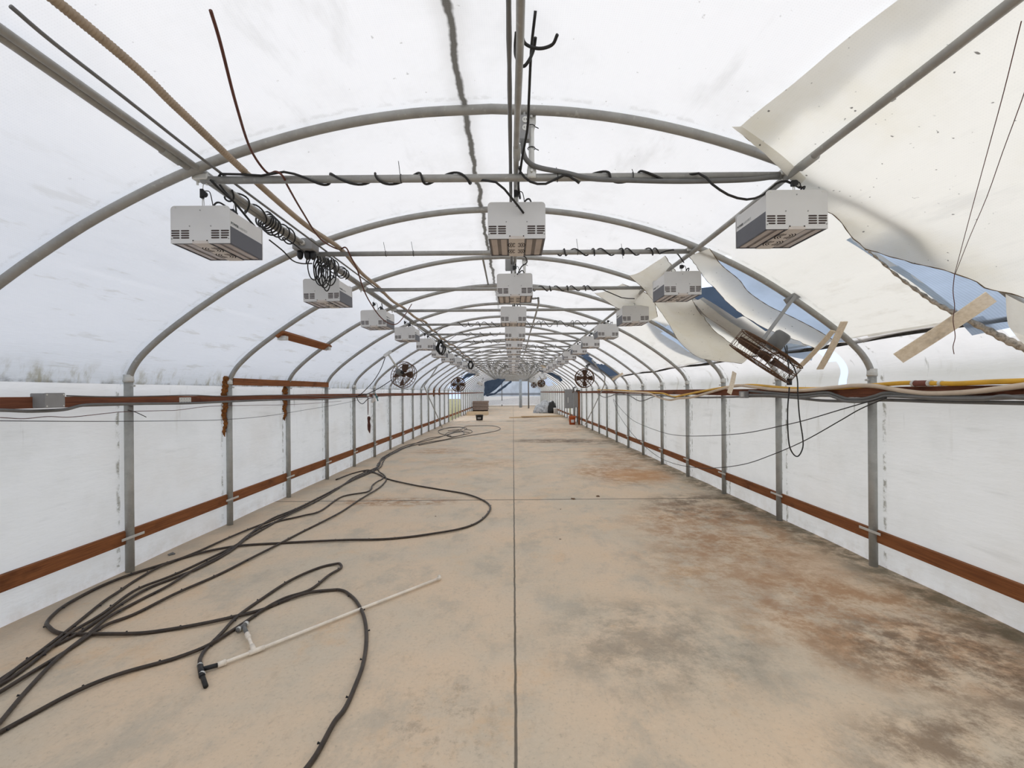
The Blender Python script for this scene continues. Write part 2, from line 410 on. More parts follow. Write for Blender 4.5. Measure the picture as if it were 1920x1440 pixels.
prd = []
for a, b in zip(pr, pr[1:]): prd += [a, a.lerp(b, .5)]
prd.append(pr[-1]); NPR = len(prd)
def droof(p, i, y):
    a = prd[max(0, i-1)]; b = prd[min(NPR-1, i+1)]; t = (b-a).normalized(); n = Vector((-t.z, 0, t.x))
    s = bow_phase(y)
    low = 1 if p.z-CH < .9 else .35
    off = s*(.02*low) + mnoise.noise(Vector((p.x*1.3, y*.8, p.z*1.3)))*.02*s
    return Vector((p.x, y, p.z))+n*off
def hole_roof(c):
    if c.z-CH < .06: return True
    if c.x > 1.2:
        for h in HOLES:
            if in_poly((c.x, c.y), h): return True
        if c.z-CH < .50: return True
    # torn bays far down the house
    if c.x > 2.0 and 33 < c.y < 42 and c.z-CH < 1.25 and mnoise.noise(Vector((c.y*.6, c.x, 0))) > -.15: return True
    if c.x < -2.0 and 26 < c.y < 31 and .25 < c.z-CH < 1.2: return True
    if abs(c.x) < 1.6 and 44 < c.y < 50 and mnoise.noise(Vector((c.y*.5, c.x*.8, 3))) > .12: return True
    return False
ys = [YN+.155*k for k in range(int(16/.155))]; y = ys[-1]
while y < YF: y += .31; ys.append(y)
bm = bmesh.new(); film_grid(bm, prd, ys, droof, hole_roof); bm.normal_update()
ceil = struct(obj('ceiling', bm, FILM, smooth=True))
# side walls of film
def wall(name, X, side):
    bm = bmesh.new(); zs = [-.02, .3, .6, .9, 1.2, 1.5, CH+.04] if side < 0 else [-.02, .3, .6, .9, 1.2, 1.5, CH+.04]
    pts = [Vector((X, 0, z)) for z in zs]
    if side < 0: pts += [Vector((X+.02, 0, CH+.11))]
    else:
        pr2 = [p for p in reversed(prof_off(.045)) if .08 <= p.z-CH <= .52 and p.x > 0]
        pts += pr2
    def dd(p, i, y):
        s = bow_phase(y); b = 0
        if side > 0 and p.z > CH: b = .10*s*math.sin(math.pi*min(1, max(0, (p.z-CH-.02)/.50)))
        b += .018*s+mnoise.noise(Vector((y*.9, p.z*1.2, side)))*.012*s
        return Vector((p.x+side*b, y, p.z))
    def hole(c):
        if side < 0 and 27 < c.y < 33 and .1 < c.z < CH: return True
        if side > 0 and c.z > CH+.06 and 4.80 < c.y < 4.88+(c.z-CH)*.5: return True
        if side > 0 and c.z > CH+.1 and 2.2 < c.y < 2.95+(c.z-CH-.2)*.9: return True
        if side > 0 and 27.5 < c.y < 29 and c.z < 1.2: return True
        return False
    yy = [YN+.129*k for k in range(int(14/.129))]; y = yy[-1]
    while y < YF: y += .387; yy.append(y)
    film_grid(bm, pts, yy, dd, hole); struct(obj(name, bm, WALLF, smooth=True))
wall('wall_left', XL, -1); wall('wall_right', XR, 1)
# end walls
def end_wall(name, y, mat, opening=None):
    bm = bmesh.new(); pts = [Vector((p.x, y, p.z)) for p in prof_off(.03)]
    n = len(pts); base = [bm.verts.new((p.x, y, 0)) for p in pts]; mid = [bm.verts.new((p.x, y, CH)) for p in pts]; top = [bm.verts.new(p) for p in pts]
    for i in range(n-1):
        if opening and opening[0] < pts[i].x < opening[1]: continue
        bm.faces.new((base[i], base[i+1], mid[i+1], mid[i])); bm.faces.new((mid[i], mid[i+1], top[i+1], top[i]))
    bmesh.ops.remove_doubles(bm, verts=bm.verts, dist=1e-4)
    return struct(obj(name, bm, mat))
end_wall('wall_front', YN, WALLF)
m = M('end_film'); x, yv, z = m.xyz()
c = m.mix(m.mp(m.noise(.7, 5, .6, st=(1, 1, .5)), .35, .7), (.62, .70, .80), (.42, .48, .55))
c = m.mix(m.math('MULTIPLY', m.mp(m.math('ABSOLUTE', m.math('SUBTRACT', z, CH-.28)), .22, .05), .8), c, (.14, .15, .17))
c = m.mix(m.math('MULTIPLY', m.mp(z, CH-.5, CH-.6), .9), c, (.80, .80, .78))
ENDF = m.film(c, .55)
end_wall('wall_back', YF, ENDF)
# outer shade cloth, seen through the tears
def resample(pts, n):
    q = cr_spline(pts, 12); L = [0]
    for u, v in zip(q, q[1:]): L.append(L[-1]+(v-u).length)
    out = []; j = 0
    for i in range(n+1):
        t = L[-1]*i/n
        while j < len(L)-2 and L[j+1] < t: j += 1
        out.append(q[j].lerp(q[j+1], (t-L[j])/max(1e-9, L[j+1]-L[j])))
    return out
def strip(name, A, B, mat, sag=0, nu=26, nv=10, rough=.01, seed=0, frayA=0, frayB=0, edge=0):
    A = resample(A, nu); B = resample(B, nu); bm = bmesh.new(); rows = []
    for i in range(nu+1):
        row = []
        for j in range(nv+1):
            v = j/nv; va = frayA*mnoise.noise(Vector((i*.9, seed, 1))); vb = frayB*mnoise.noise(Vector((i*.9, seed, 5)))
            vv = va+(1+vb-va)*v
            p = A[i].lerp(B[i], vv); p = p+Vector((0, 0, -sag*math.sin(math.pi*v)*math.sin(math.pi*min(1, (i+2)/(nu+4)))))
            p += Vector((mnoise.noise(p*3+Vector((seed, 0, 0))), 0, mnoise.noise(p*2.3+Vector((0, seed, 0)))))*rough
            row.append(bm.verts.new(p))
        rows.append(row)
    for r, q in zip(rows, rows[1:]):
        for j in range(nv): bm.faces.new((r[j], r[j+1], q[j+1], q[j]))
    ea = [r[0].co.copy() for r in rows]; eb = [r[-1].co.copy() for r in rows]
    o = obj(name, bm, mat, smooth=True)
    if edge:
        for e in (ea, eb):
            if edge == 2 and e is ea: continue
            b2 = bmesh.new(); tube(b2, e, .0035, 5, 2, rf=lambda i, n, L: .002+.0018*abs(math.sin(i*.7))); obj('torn_edge', b2, EDGE, o)
    return o
def PSL(pts, o): return [PS(x, y, o) for x, y in pts]
def roofline(X0, X1, y, o, n=6):
    out = []
    for k in range(n+1):
        X = X0+(X1-X0)*k/n; out.append(Vector((X, y, zroof(X, o))))
    return out
tag(strip('shade_cloth', roofline(2.5, 3.45, 2.84, .075), roofline(2.5, 3.45, 3.33, .046), SHADE, rough=.02), 'pale blue grey shade cloth behind the near tear above the pale slanting lath', 'shade cloth', 'shade cloth outside the roof')
tag(strip('shade_cloth', PSL([(1338, 484), (1356, 508), (1385, 535), (1432, 574), (1476, 598), (1530, 626), (1562, 642)], .06), PSL([(1350, 478), (1395, 500), (1440, 527), (1500, 565), (1550, 600), (1580, 625), (1595, 640)], .06), SHADE, rough=.02, seed=3), 'blue shade cloth behind the torn strips between the second and third arches on the right', 'shade cloth', 'shade cloth outside the roof')
tag(strip('shade_cloth', PSL([(1438, 612), (1482, 631), (1530, 650)], .06), PSL([(1448, 650), (1482, 668), (1522, 676)], .06), SHADE, rough=.01, seed=13), 'small blue shade cloth triangle directly behind the rusty fan motor', 'shade cloth', 'shade cloth outside the roof')
tag(strip('shade_cloth', PSL([(1280, 548), (1320, 590), (1370, 620), (1440, 655)], .12), PSL([(1341, 536), (1372, 568), (1410, 597), (1462, 628)], .12), SHADE_DK, rough=.02, seed=4), 'darkest blue doubled shade cloth above the rusty fan', 'shade cloth', 'shade cloth outside the roof')
tag(strip('shade_cloth', PSL([(1210, 596), (1235, 630), (1268, 655), (1330, 680)], .10), PSL([(1228, 594), (1275, 610), (1308, 638), (1340, 666)], .10), SHADE, rough=.02, seed=5), 'blue shade cloth in the small tear beyond the sagging drape on the right', 'shade cloth', 'shade cloth outside the roof')
tag(strip('shade_cloth', PSL([(1083, 662), (1112, 690), (1135, 700), (1152, 716)], .10), PSL([(1102, 660), (1122, 680), (1140, 684), (1165, 703)], .10), SHADE_DK, rough=.02, seed=6), 'dark olive cloth showing in a tear above the right wall beside the far right fan', 'shade cloth', 'shade cloth outside the roof')

# ------------------------------------------------------------------ hoops, ties, long pipes
BY = [2.83+1.548*k for k in range(36)]
def arc_pts():
    return [p for p in PROF]
AP = arc_pts()
XPL, XPR = CX-HW, CX+HW
def make_hoop():
    r = empty('hoop_frame')
    bm = bmesh.new(); tube(bm, AP, .029, 12)
    obj('arch_pipe', bm, GALV, r, True)
    for s, X in ((-1, XPL), (1, XPR)):
        bm = bmesh.new(); tube(bm, [(X, 0, 0), (X, 0, CH+.13)], .037, 14); p = obj('post', bm, POST, r, True)
        bm = bmesh.new(); tube(bm, [(X, 0, CH+.125), (X, 0, CH+.20)], .043, 14); tube(bm, [(X, 0, CH+.135), (X, 0, CH+.15)], .046, 14); obj('collar', bm, BRIGHT, r, True)
        bm = bmesh.new(); tube(bm, [(X, 0, CH+.09), (X-s*.085, -.02, CH+.09)], .006, 6); tube(bm, [(X-s*.06, -.016, CH+.09), (X-s*.075, -.018, CH+.09)], .012, 6); obj('bolt', bm, BRIGHT, p)
        bm = bmesh.new(); box(bm, X-s*.037-.004, X-s*.037+.004, -.13, .13, .335, .36, .002); obj('strap', bm, BRIGHT, p)
    return r
hoop = make_hoop()
HL = {0: 'large grey steel hoop frame nearest the camera, its posts outside the picture',
      1: 'steel hoop frame whose two posts stand nearest the camera, one at each side',
      2: 'second pair of posts and arch, the left post with a long brown foam run',
      3: 'steel hoop frame with a shorter brown foam run on its left post'}
for k, y in enumerate(BY):
    o = hoop if k == 0 else copy_tree(hoop)
    o.location = (0, y, 0)
    if k < 20: tag(o, HL.get(k, 'grey steel greenhouse hoop frame, %s arch counted from the camera' % ORD[k]), 'hoop frame', 'steel hoop frames along the greenhouse')
    else: tag(o, 'grey steel hoop frame among the tightly packed arches at the far end', 'hoop frame', 'steel hoop frames along the greenhouse')
ZT = CH+1.385; ZP = CH+1.432
def make_tie():
    r = empty('cross_tie')
    bm = bmesh.new(); tube(bm, [(-2.0, 0, ZT), (1.80, 0, ZT)], .024, 12); obj('tie_pipe', bm, GALV, r, True)
    for X in (-2.0, 1.78):
        bm = bmesh.new(); box(bm, X-.05, X+.05, -.03, .03, ZT-.005, ZT+.035, .006); tube(bm, [(X-.03, 0, ZT-.03), (X-.03, 0, ZT+.05)], .007, 6); tube(bm, [(X+.03, 0, ZT-.03), (X+.03, 0, ZT+.05)], .007, 6)
        obj('end_clamp', bm, BRIGHT, r)
    return r
tie = make_tie()
for k, y in enumerate(BY):
    o = tie if k == 0 else copy_tree(tie)
    o.location = (0, y+.05, 0)
    if k < 16: tag(o, 'horizontal grey cross pipe under the %s arch from the camera' % ORD[k], 'cross pipe', 'horizontal pipes tying the arches')
    else: tag(o, 'horizontal grey cross pipe among the crowded ties at the far end', 'cross pipe', 'horizontal pipes tying the arches')
def purlin(X, r, label, y0=-1.5, y1=56.5, sag=.006, z=ZP):
    t = empty('purlin_pipe', (X, 0, z))
    pts = [(sag*math.sin(k*2.1), y0+(y1-y0)*k/70, sag*math.sin(k*1.7)*.7) for k in range(71)]
    bm = bmesh.new(); tube(bm, pts, r, 10); obj('pipe', bm, GALV, t, True)
    for q, yc in enumerate((2.6, 8.9, 15.1)):
        bm = bmesh.new(); tube(bm, [(0, yc, 0), (0, yc+.13, 0)], r+.006, 10); obj('coupling', bm, POST, t, True)
    tag(t, label, 'pipe', 'long pipes running the length of the roof'); return t
purlin(-2.035, .023, 'long grey pipe carrying the left row of grow lights, down the left of the roof')
purlin(.035, .017, 'long grey pipe carrying the middle row of grow lights along the ridge')
purlin(1.775, .023, 'long grey pipe carrying the right row of grow lights, down the right of the roof', z=CH+1.367)

# ------------------------------------------------------------------ timber rails
def board(name, X, z, w_, th, y0, y1, mat, label, cat, seed=0, joints=(), grp=None):
    bm = bmesh.new(); n = int((y1-y0)/.8); vs = []
    rows = []
    for i in range(n+1):
        y = y0+(y1-y0)*i/n; dz = mnoise.noise(Vector((y*.25, seed, 0)))*.012
        rows.append([bm.verts.new(q) for q in ((X, y, z-w_/2+dz), (X+th, y, z-w_/2+dz), (X+th, y, z+w_/2+dz), (X, y, z+w_/2+dz))])
    for A, B in zip(rows, rows[1:]):
        for k in range(4): bm.faces.new((A[k], A[(k+1) % 4], B[(k+1) % 4], B[k]))
    bm.faces.new(rows[0]); bm.faces.new(list(reversed(rows[-1])))
    bmesh.ops.recalc_face_normals(bm, faces=bm.faces)
    return tag(obj(name, bm, mat), label, cat, grp)
board('timber_rail', XPL+.038, CH-.055, .088, .038, -1.2, 56, WOODR, 'dark reddish timber rail at post top height along the left wall, carrying the grey box', 'timber rail')
board('timber_rail', XPR-.076, CH-.03, .10, .038, -1.2, 56, WOODR, 'reddish timber rail at post top height along the right wall, behind the yellow hose', 'timber rail', 3)
board('timber_rail', XPL-.046, .345, .125, .038, -1.2, 56, WOOD, 'brown timber rail low down along the foot of the left wall', 'timber rail', 5)
board('timber_rail', XPR+.008, .30, .115, .038, -1.2, 56, WOOD, 'brown timber rail low down along the foot of the right wall', 'timber rail', 8)
board('eave_board', XPL+.01, CH+.175, .095, .036, BY[2]+.03, BY[4], WOOD, 'short brown board nailed across the left post tops above the long left rail', 'board')
# loose purlin board up the left slope
a = PS(517, 624, -.03); b = PS(614, 646, -.03); a.y = BY[2]; b.y = BY[3]
b.x = a.x; b.z = a.z-.03
t = empty('roof_board', a)
bm = bmesh.new(); u = Vector((.8, 0, .6)).normalized()*.058; nn = Vector((-.6, 0, .8))*.019
vs = []
for p in (Vector((0, -.02, 0)), Vector((0, b.y-a.y+.02, -.03))):
    vs.append([bm.verts.new(p+sx*u+sz*nn) for sx, sz in ((-1, -1), (1, -1), (1, 1), (-1, 1))])
for k in range(4): bm.faces.new((vs[0][k], vs[0][(k+1) % 4], vs[1][(k+1) % 4], vs[1][k]))
bm.faces.new(vs[0]); bm.faces.new(list(reversed(vs[1]))); bmesh.ops.recalc_face_normals(bm, faces=bm.faces)
obj('board', bm, WOOD, t)
for yy in (.03, b.y-a.y-.1):
    bm = bmesh.new(); box(bm, -.05, .05, yy, yy+.09, -.075, -.02); obj('bracket', bm, BRIGHT, t)
tag(t, 'brown board bridging two arches high on the left roof slope', 'board')
#@@LIGHTS
# ------------------------------------------------------------------ torn inner film
A = [Vector((1.75, .3, zroof(1.75, .01))), Vector((2.2, .3, zroof(2.2, 0))), Vector((2.7, .3, zroof(2.7, -.02))), Vector((3.1, .3, zroof(3.1, -.05))), Vector((3.4, .3, CH+.40))]
B = [PS(1385, 241, .005), PS(1440, 292, -.035), PS(1492, 338, -.045), PS(1555, 397, -.06), PS(1620, 463, -.06), P(1700, 490, 3.0), P(1790, 513, 2.8), P(1850, 543, 2.68), P(1925, 563, 2.55), P(2040, 640, 2.4)]
tag(strip('torn_film_sheet', A, B, SHEET, sag=.0, nu=44, nv=22, rough=.02, frayB=.01, edge=2), 'large cream film sheet sagging overhead at the upper right, nearest the camera', 'film sheet', 'torn sheets of inner roof film')
# fold of that sheet at the picture edge
A = [P(1884, 552, 2.62), P(1883, 590, 2.62), P(1890, 615, 2.62), P(1915, 628, 2.6), P(1950, 640, 2.58)]
B = [P(1990, 590, 2.7), P(1985, 600, 2.7), P(1980, 620, 2.7), P(1975, 650, 2.7), P(1970, 660, 2.7)]
tag(strip('film_fold', A, B, SHEET, sag=.10, nu=16, nv=14, rough=.03, seed=9), 'dirty cream fold of film bulging down at the right picture edge above the yellow hose', 'film fold', 'torn sheets of inner roof film')
tag(strip('torn_film_sheet', PSL([(1180, 517), (1205, 540), (1225, 565), (1243, 592), (1262, 622), (1283, 650), (1312, 670), (1345, 677), (1390, 683)], -.10), PSL([(1245, 480), (1275, 520), (1296, 560), (1307, 580), (1325, 602), (1341, 620), (1363, 638), (1382, 654), (1405, 668)], -.04), SHEET, sag=.10, nu=40, nv=14, rough=.02, seed=2, frayB=.03, edge=1), 'long cream film drape hanging in a curve behind the second light of the right row', 'film sheet', 'torn sheets of inner roof film')
tag(strip('torn_film_sheet', PSL([(1290, 478), (1317, 515), (1343, 543), (1360, 563), (1388, 587), (1413, 602), (1440, 617), (1482, 635), (1535, 656)], -.03), PSL([(1330, 466), (1347, 490), (1363, 507), (1387, 527), (1403, 548), (1440, 573), (1480, 592), (1530, 617), (1562, 636)], -.03), SHEET, sag=.05, nu=40, nv=10, rough=.015, seed=4, frayA=.05, edge=1), 'narrow cream film strip between blue gaps, above the rusty fan on the right', 'film sheet', 'torn sheets of inner roof film')
A = PSL([(1297, 562), (1330, 598), (1365, 625), (1402, 652)], -.03); B = PSL([(1312, 560), (1350, 590), (1390, 616), (1430, 640)], .0)
tag(strip('torn_film_sheet', A, B, SHEET, sag=.02, nu=20, nv=6, rough=.015, seed=6), 'small cream film remnant along the third arch on the right, left of the rusty fan', 'film sheet', 'torn sheets of inner roof film')
A = [Vector(p) for p in ((1.5, 6.1, 0), (1.75, 6.1, 0), (2.0, 6.3, 0), (2.25, 6.9, 0))]; B = [Vector(p) for p in ((1.3, 7.0, 0), (1.6, 7.3, 0), (1.9, 7.45, 0), (2.2, 7.5, 0))]
for q in A+B: q.z = zroof(q.x, -.05)
tag(strip('torn_film_sheet', A, B, SHEET, sag=.10, nu=20, nv=10, rough=.02, seed=8, edge=1), 'cream film flap drooping over the right light pipe beyond the second right light', 'film sheet', 'torn sheets of inner roof film')
# flap lifting over the nearest arch
A = [PS(1372, 238, -.02), PS(1410, 268, -.05), PS(1450, 305, -.07), PS(1497, 352, -.08)]; B = [PS(1392, 238, -.01), PS(1435, 268, -.03), PS(1475, 300, -.05), PS(1512, 335, -.06)]
tag(strip('film_flap', A, B, SHEET, sag=.0, nu=14, nv=5, rough=.012, seed=12, frayA=.1), 'narrow folded film flap crossing the nearest arch at its upper right', 'film flap', 'torn sheets of inner roof film')
pts = PSL([(1622, 466), (1640, 480), (1680, 515), (1720, 545), (1757, 570), (1800, 592), (1850, 618), (1893, 640), (1930, 655)], -.02)
tag(T('rotten_film_edge', pts, .02, CORR, n=8, rf=lambda i, n, L: .004+.026*(i/n)**1.3+.004*math.sin(i*1.7)), 'speckled rotten rolled film edge running under the blue gap at the right', 'film edge')
bm = bmesh.new(); rows = []
for k in range(90):
    y = 2.95+.13*k; dz = mnoise.noise(Vector((y*.7, 1, 2)))*.025; h = .019+.008*mnoise.noise(Vector((y*2, 4, 2)))
    X = 3.40
    rows.append([bm.verts.new((X, y, CH+.475+dz-h)), bm.verts.new((X-.012, y, CH+.485+dz)), bm.verts.new((X-.02, y, CH+.475+dz+h))])
for r, q in zip(rows, rows[1:]):
    for j in range(2): bm.faces.new((r[j], r[j+1], q[j+1], q[j]))
tag(obj('batten_tape', bm, STRAP, smooth=True), 'black batten tape line between the roof film and the right wall film', 'batten tape')
# pale laths
def lath(p, q, wd, th, label, nrm=(0, -1, 0)):
    p, q = Vector(p), Vector(q); t = (q-p); L = t.length; t.normalize(); nn = Vector(nrm); nn = (nn-t*nn.dot(t)).normalized(); s = t.cross(nn)
    bm = bmesh.new(); N = 12; rows = []
    for i in range(N+1):
        u = i/N; c = p+t*L*u+nn*(.012*math.sin(u*3))
        rows.append([bm.verts.new(c+s*a*wd/2+nn*b*th/2) for a, b in ((-1, -1), (1, -1), (1, 1), (-1, 1))])
    for a, b in zip(rows, rows[1:]):
        for k in range(4): bm.faces.new((a[k], a[(k+1) % 4], b[(k+1) % 4], b[k]))
    bm.faces.new(rows[0]); bm.faces.new(list(reversed(rows[-1]))); bmesh.ops.recalc_face_normals(bm, faces=bm.faces)
    o = tag(obj('lath', bm, LATH), label, 'lath', 'broken pale laths')
    for u in (.18, .42, .78):
        bm = bmesh.new(); c = p+t*L*u-nn*0+s*wd*.12; tube(bm, [c-nn*th*.8, c+nn*th*.8], .005, 6); obj('nail', bm, RUST, o)
    return o
lath(P(1684, 672, 3.05), P(1858, 556, 2.75), .088, .010, 'wide pale lath slanting down from the torn sheet at the upper right')
lath(P(1583, 603, 4.15), P(1537, 692, 4.5), .066, .01, 'pale lath with a rust hole hanging from the arch above the yellow hose')
lath(P(1562, 620, 4.3), P(1497, 690, 4.7), .05, .01, 'narrower pale lath crossing behind the rust holed one')
lath(P(1377, 698, 5.9), P(1367, 738, 5.7), .06, .008, 'short pale lath hanging against the grey post beside the grey box')
lath(P(1168, 700, 11.4), P(1148, 712, 11.4), .06, .01, 'small pale lath in the dark tear above the right wall')
def D(name, pts, r, mat, label, cat, grp=None, n=6, seg=8, rf=None):
    return tag(T(name, [p if isinstance(p, Vector) else P(*p) for p in pts], r, mat, None, seg, n, rf), label, cat, grp)
D('string', [(1915, 40, 1.45), (1905, 80, 1.52), (1880, 180, 1.7), (1850, 290, 1.98), (1820, 400, 2.3), (1790, 513, 2.74)], .0016, BROWNC, 'left of two thin reddish strings pulled tight across the cream sheet', 'string', 'thin reddish strings', 3, 5)
D('string', [(1945, 100, 1.5), (1915, 190, 1.7), (1880, 285, 1.95), (1850, 370, 2.15), (1818, 445, 2.45), (1791, 514, 2.74)], .0016, BROWNC, 'right of two thin reddish strings pulled tight across the cream sheet', 'string', 'thin reddish strings', 3, 5)
D('string', [(1790, 513, 2.78), (1787, 545, 2.78), (1790, 575, 2.78), (1787, 600, 2.78), (1791, 630, 2.78), (1787, 650, 2.78), (1789, 664, 2.78)], .0022, BROWNC, 'crooked loose string end dangling past the slanting lath', 'string', 'thin reddish strings', 5, 5)

# ------------------------------------------------------------------ grow lights
VS = M('vent_slot'); tcn = VS.N('ShaderNodeTexCoord'); sx = VS.N('ShaderNodeSeparateXYZ'); VS.t.links.new(tcn.outputs['Object'], sx.inputs[0])
VENT = VS.bsdf(VS.mix(VS.mp(VS.math('SINE', VS.math('MULTIPLY', sx.outputs[0], 900)), .3, .8), (.012, .009, .008), (.16, .11, .095)), .7)
GW, GH, GD = .39, .247, .385
def rrect(x0, x1, z0, z1, r, top=True, n=5):
    pts = [(x0, z0), (x1, z0)]
    for k in range(n+1): a = math.pi/2*k/n; pts.append((x1-r+r*math.cos(a), z1-r+r*math.sin(a)))
    for k in range(n+1): a = math.pi/2+math.pi/2*k/n; pts.append((x0+r+r*math.cos(a), z1-r+r*math.sin(a)))
    return pts
def font_mesh(body, size, bold=0):
    c = bpy.data.curves.new('t', 'FONT'); c.body = body; c.size = size; c.extrude = .0004; c.offset = bold; c.resolution_u = 2
    o = bpy.data.objects.new('t', c); COL.objects.link(o); bpy.context.view_layer.update()
    me = bpy.data.meshes.new_from_object(o.evaluated_get(bpy.context.evaluated_depsgraph_get())); wdt = max(v.co.x for v in me.vertices)
    bpy.data.objects.remove(o); return me, wdt
TX1, W1 = font_mesh('POWER', .0235, .0006); TX2, W2 = font_mesh('HARVEST', .0235, -.0001)
TX1.materials.append(simple('lettering_dark', (.07, .08, .08), .5)); TX2.materials.append(simple('lettering_pale', (.40, .42, .42), .5))
def letter(parent, me, x, off, side):
    o = bpy.data.objects.new('lettering', me); COL.objects.link(o); o.parent = parent
    if side > 0: o.matrix_local = Matrix(((0, 0, 1, x), (1, 0, 0, .018+off), (0, 1, 0, .133), (0, 0, 0, 1)))
    else: o.matrix_local = Matrix(((0, 0, -1, x), (-1, 0, 0, GD-.018-off), (0, 1, 0, .133), (0, 0, 0, 1)))
def make_light(gap):
    r = empty('grow_light')
    bm = bmesh.new(); h = GW/2-.004
    box(bm, -h, h, .004, GD-.004, .012, GH-.022, .003); body = obj('body', bm, WHITE, r)
    for s in (-1, 1):
        bm = bmesh.new(); box(bm, s*h-.0015, s*h+.0025, .005, GD-.005, .002, .116); obj('side_panel', bm, DARKP, r)
        letter(body, TX1, s*(h+.0006), 0, s); letter(body, TX2, s*(h+.0006), W1+.003, s)
    for y0, sg in ((0, -1), (GD-.004, 1)):
        bm = bmesh.new(); prism(bm, rrect(-GW/2, GW/2, 0, GH, .026), lambda u, v, t: (u, y0+t, v), .004); bmesh.ops.recalc_face_normals(bm, faces=bm.faces)
        pl = obj('end_plate', bm, WHITE, r)
        yo = y0-.0012 if sg < 0 else y0+.004
        for cx in (-.131, .131):
            bm = bmesh.new()
            for col, (a, b) in enumerate(((-.060, -.0035), (.0035, .060))):
                for row in range(4):
                    z0 = .031+row*.0155; z1 = z0+.0095
                    aa, bb = a, b
                    if row == 0 and ((cx < 0 and col == 0)): aa += .010
                    if row == 0 and ((cx > 0 and col == 1)): bb -= .010
                    q = .0045; P2 = [(cx+aa+q, z0), (cx+bb-q, z0), (cx+bb, (z0+z1)/2), (cx+bb-q, z1), (cx+aa+q, z1), (cx+aa, (z0+z1)/2)]
                    prism(bm, P2, lambda u, v, t: (u, yo+t, v), .0012)
            bmesh.ops.recalc_face_normals(bm, faces=bm.faces); obj('vent_grille', bm, VENT, pl)
        bm = bmesh.new()
        for x, z in ((-.07, .113), (.07, .113), (0, .217), (-.187, .030), (.187, .030)):
            tube(bm, [(x, yo-.001, z), (x, yo+.0025, z)], .0042, 8)
        obj('screw', bm, GREYB, pl)
        bm = bmesh.new()
        for x in (-.163, .163): tube(bm, [(x, yo-.0004, .235), (x, yo+.0016, .235)], .0048, 10)
        obj('corner_hole', bm, TAN, pl)
    bm = bmesh.new()
    for x0, x1 in ((-h, -.054), (.054, h)):
        for a, b, c_, d in ((x0, x1, .006, .016), (x0, x1, GD-.016, GD-.006), (x0, x0+.008, .006, GD-.006), (x1-.008, x1, .006, GD-.006)): box(bm, a, b, c_, d, -.001, .0125)
    obj('lens_frame', bm, DARKP, r)
    for s in (-1, 1):
        bm = bmesh.new(); box(bm, min(s*.060, s*(h-.007)), max(s*.060, s*(h-.007)), .014, GD-.014, .004, .0115); lp = obj('lens_backing', bm, LENSF, r)
        for q in (.088, .154):
            bm = bmesh.new(); box(bm, s*q-.021, s*q+.021, .018, GD-.018, .0015, .0045, .002); ls = obj('lens', bm, LENS, lp)
    bm = bmesh.new(); box(bm, -.054, .054, .0, GD, -.003, .012, .001); box(bm, -.052, .052, -.002, .001, -.002, .017); fp = obj('fan_panel', bm, PANEL, r)
    bm = bmesh.new()
    for x in (-.046, .046): tube(bm, [(x, -.003, .0165), (x, .0, .0165)], .0045, 8)
    obj('rivet', bm, DARK, fp)
    for yc in (.125, .262):
        bm = bmesh.new()
        for rr in (.029, .044, .059):
            for a0 in (0, math.pi):
                hw = 1.25 if rr < .045 else .95
                A_ = []
                for k in range(11):
                    a = a0-hw+2*hw*k/10; A_.append((a, rr))
                vi = [bm.verts.new(((q-.0034)*math.cos(a), yc+(q-.0034)*math.sin(a), -.0036)) for a, q in A_]
                vo = [bm.verts.new(((q+.0034)*math.cos(a), yc+(q+.0034)*math.sin(a), -.0036)) for a, q in A_]
                for k in range(10): bm.faces.new((vi[k], vi[k+1], vo[k+1], vo[k]))
        ret = bmesh.ops.extrude_face_region(bm, geom=list(bm.faces)); bmesh.ops.translate(bm, verts=[v for v in ret['geom'] if isinstance(v, bmesh.types.BMVert)], vec=(0, 0, .001))
        obj('fan_grille', bm, DARK, fp)
    for y in (.03, GD-.03):
        bm = bmesh.new(); top = GH+gap
        tube(bm, [(0, y, GH-.03), (-.005, y, GH+.02), (-.003, y, GH+gap*.35)], .0025, 6, 3); tube(bm, [(0, y, GH-.03), (.006, y, GH+.02), (.003, y, GH+gap*.35)], .0025, 6, 3)
        tube(bm, [(0, y, GH+gap*.6), (0, y, top-.03), (.006, y, top), (-.006, y, top+.02)], .0022, 6, 4)
        hk = obj('hanger_hook', bm, BRIGHT, r, True)
        bm = bmesh.new(); box(bm, -.017, .004, y-.011, y+.011, GH+gap*.36, GH+gap*.72, .003); tube(bm, [(.006, y-.012, GH+gap*.53), (.006, y+.012, GH+gap*.53)], .019, 12)
        obj('ratchet', bm, BLKPL, hk)
    bm = bmesh.new(); tube(bm, [(.055, .05, GH-.03), (.06, .05, GH+.025), (.09, .06, GH+.045), (.11, .14, GH+.03), (.10, .24, GH+.02), (.04, .33, GH+.03), (.01, .36, GH+gap)], .006, 7, 5)
    tube(bm, [(.012, .03, GH+gap*.65), (.04, .035, GH+gap*.62), (.052, .04, GH+gap*.3), (.055, .05, GH+.0)], .003, 6, 5)
    obj('power_cord', bm, BLACK, r, True)
    return r
ROWS = [('left', -2.05, 2.93, .995, .17), ('middle', .033, 3.01, 1.037, .13), ('right', 1.80, 2.81, 1.015, .10)]
NL = 12
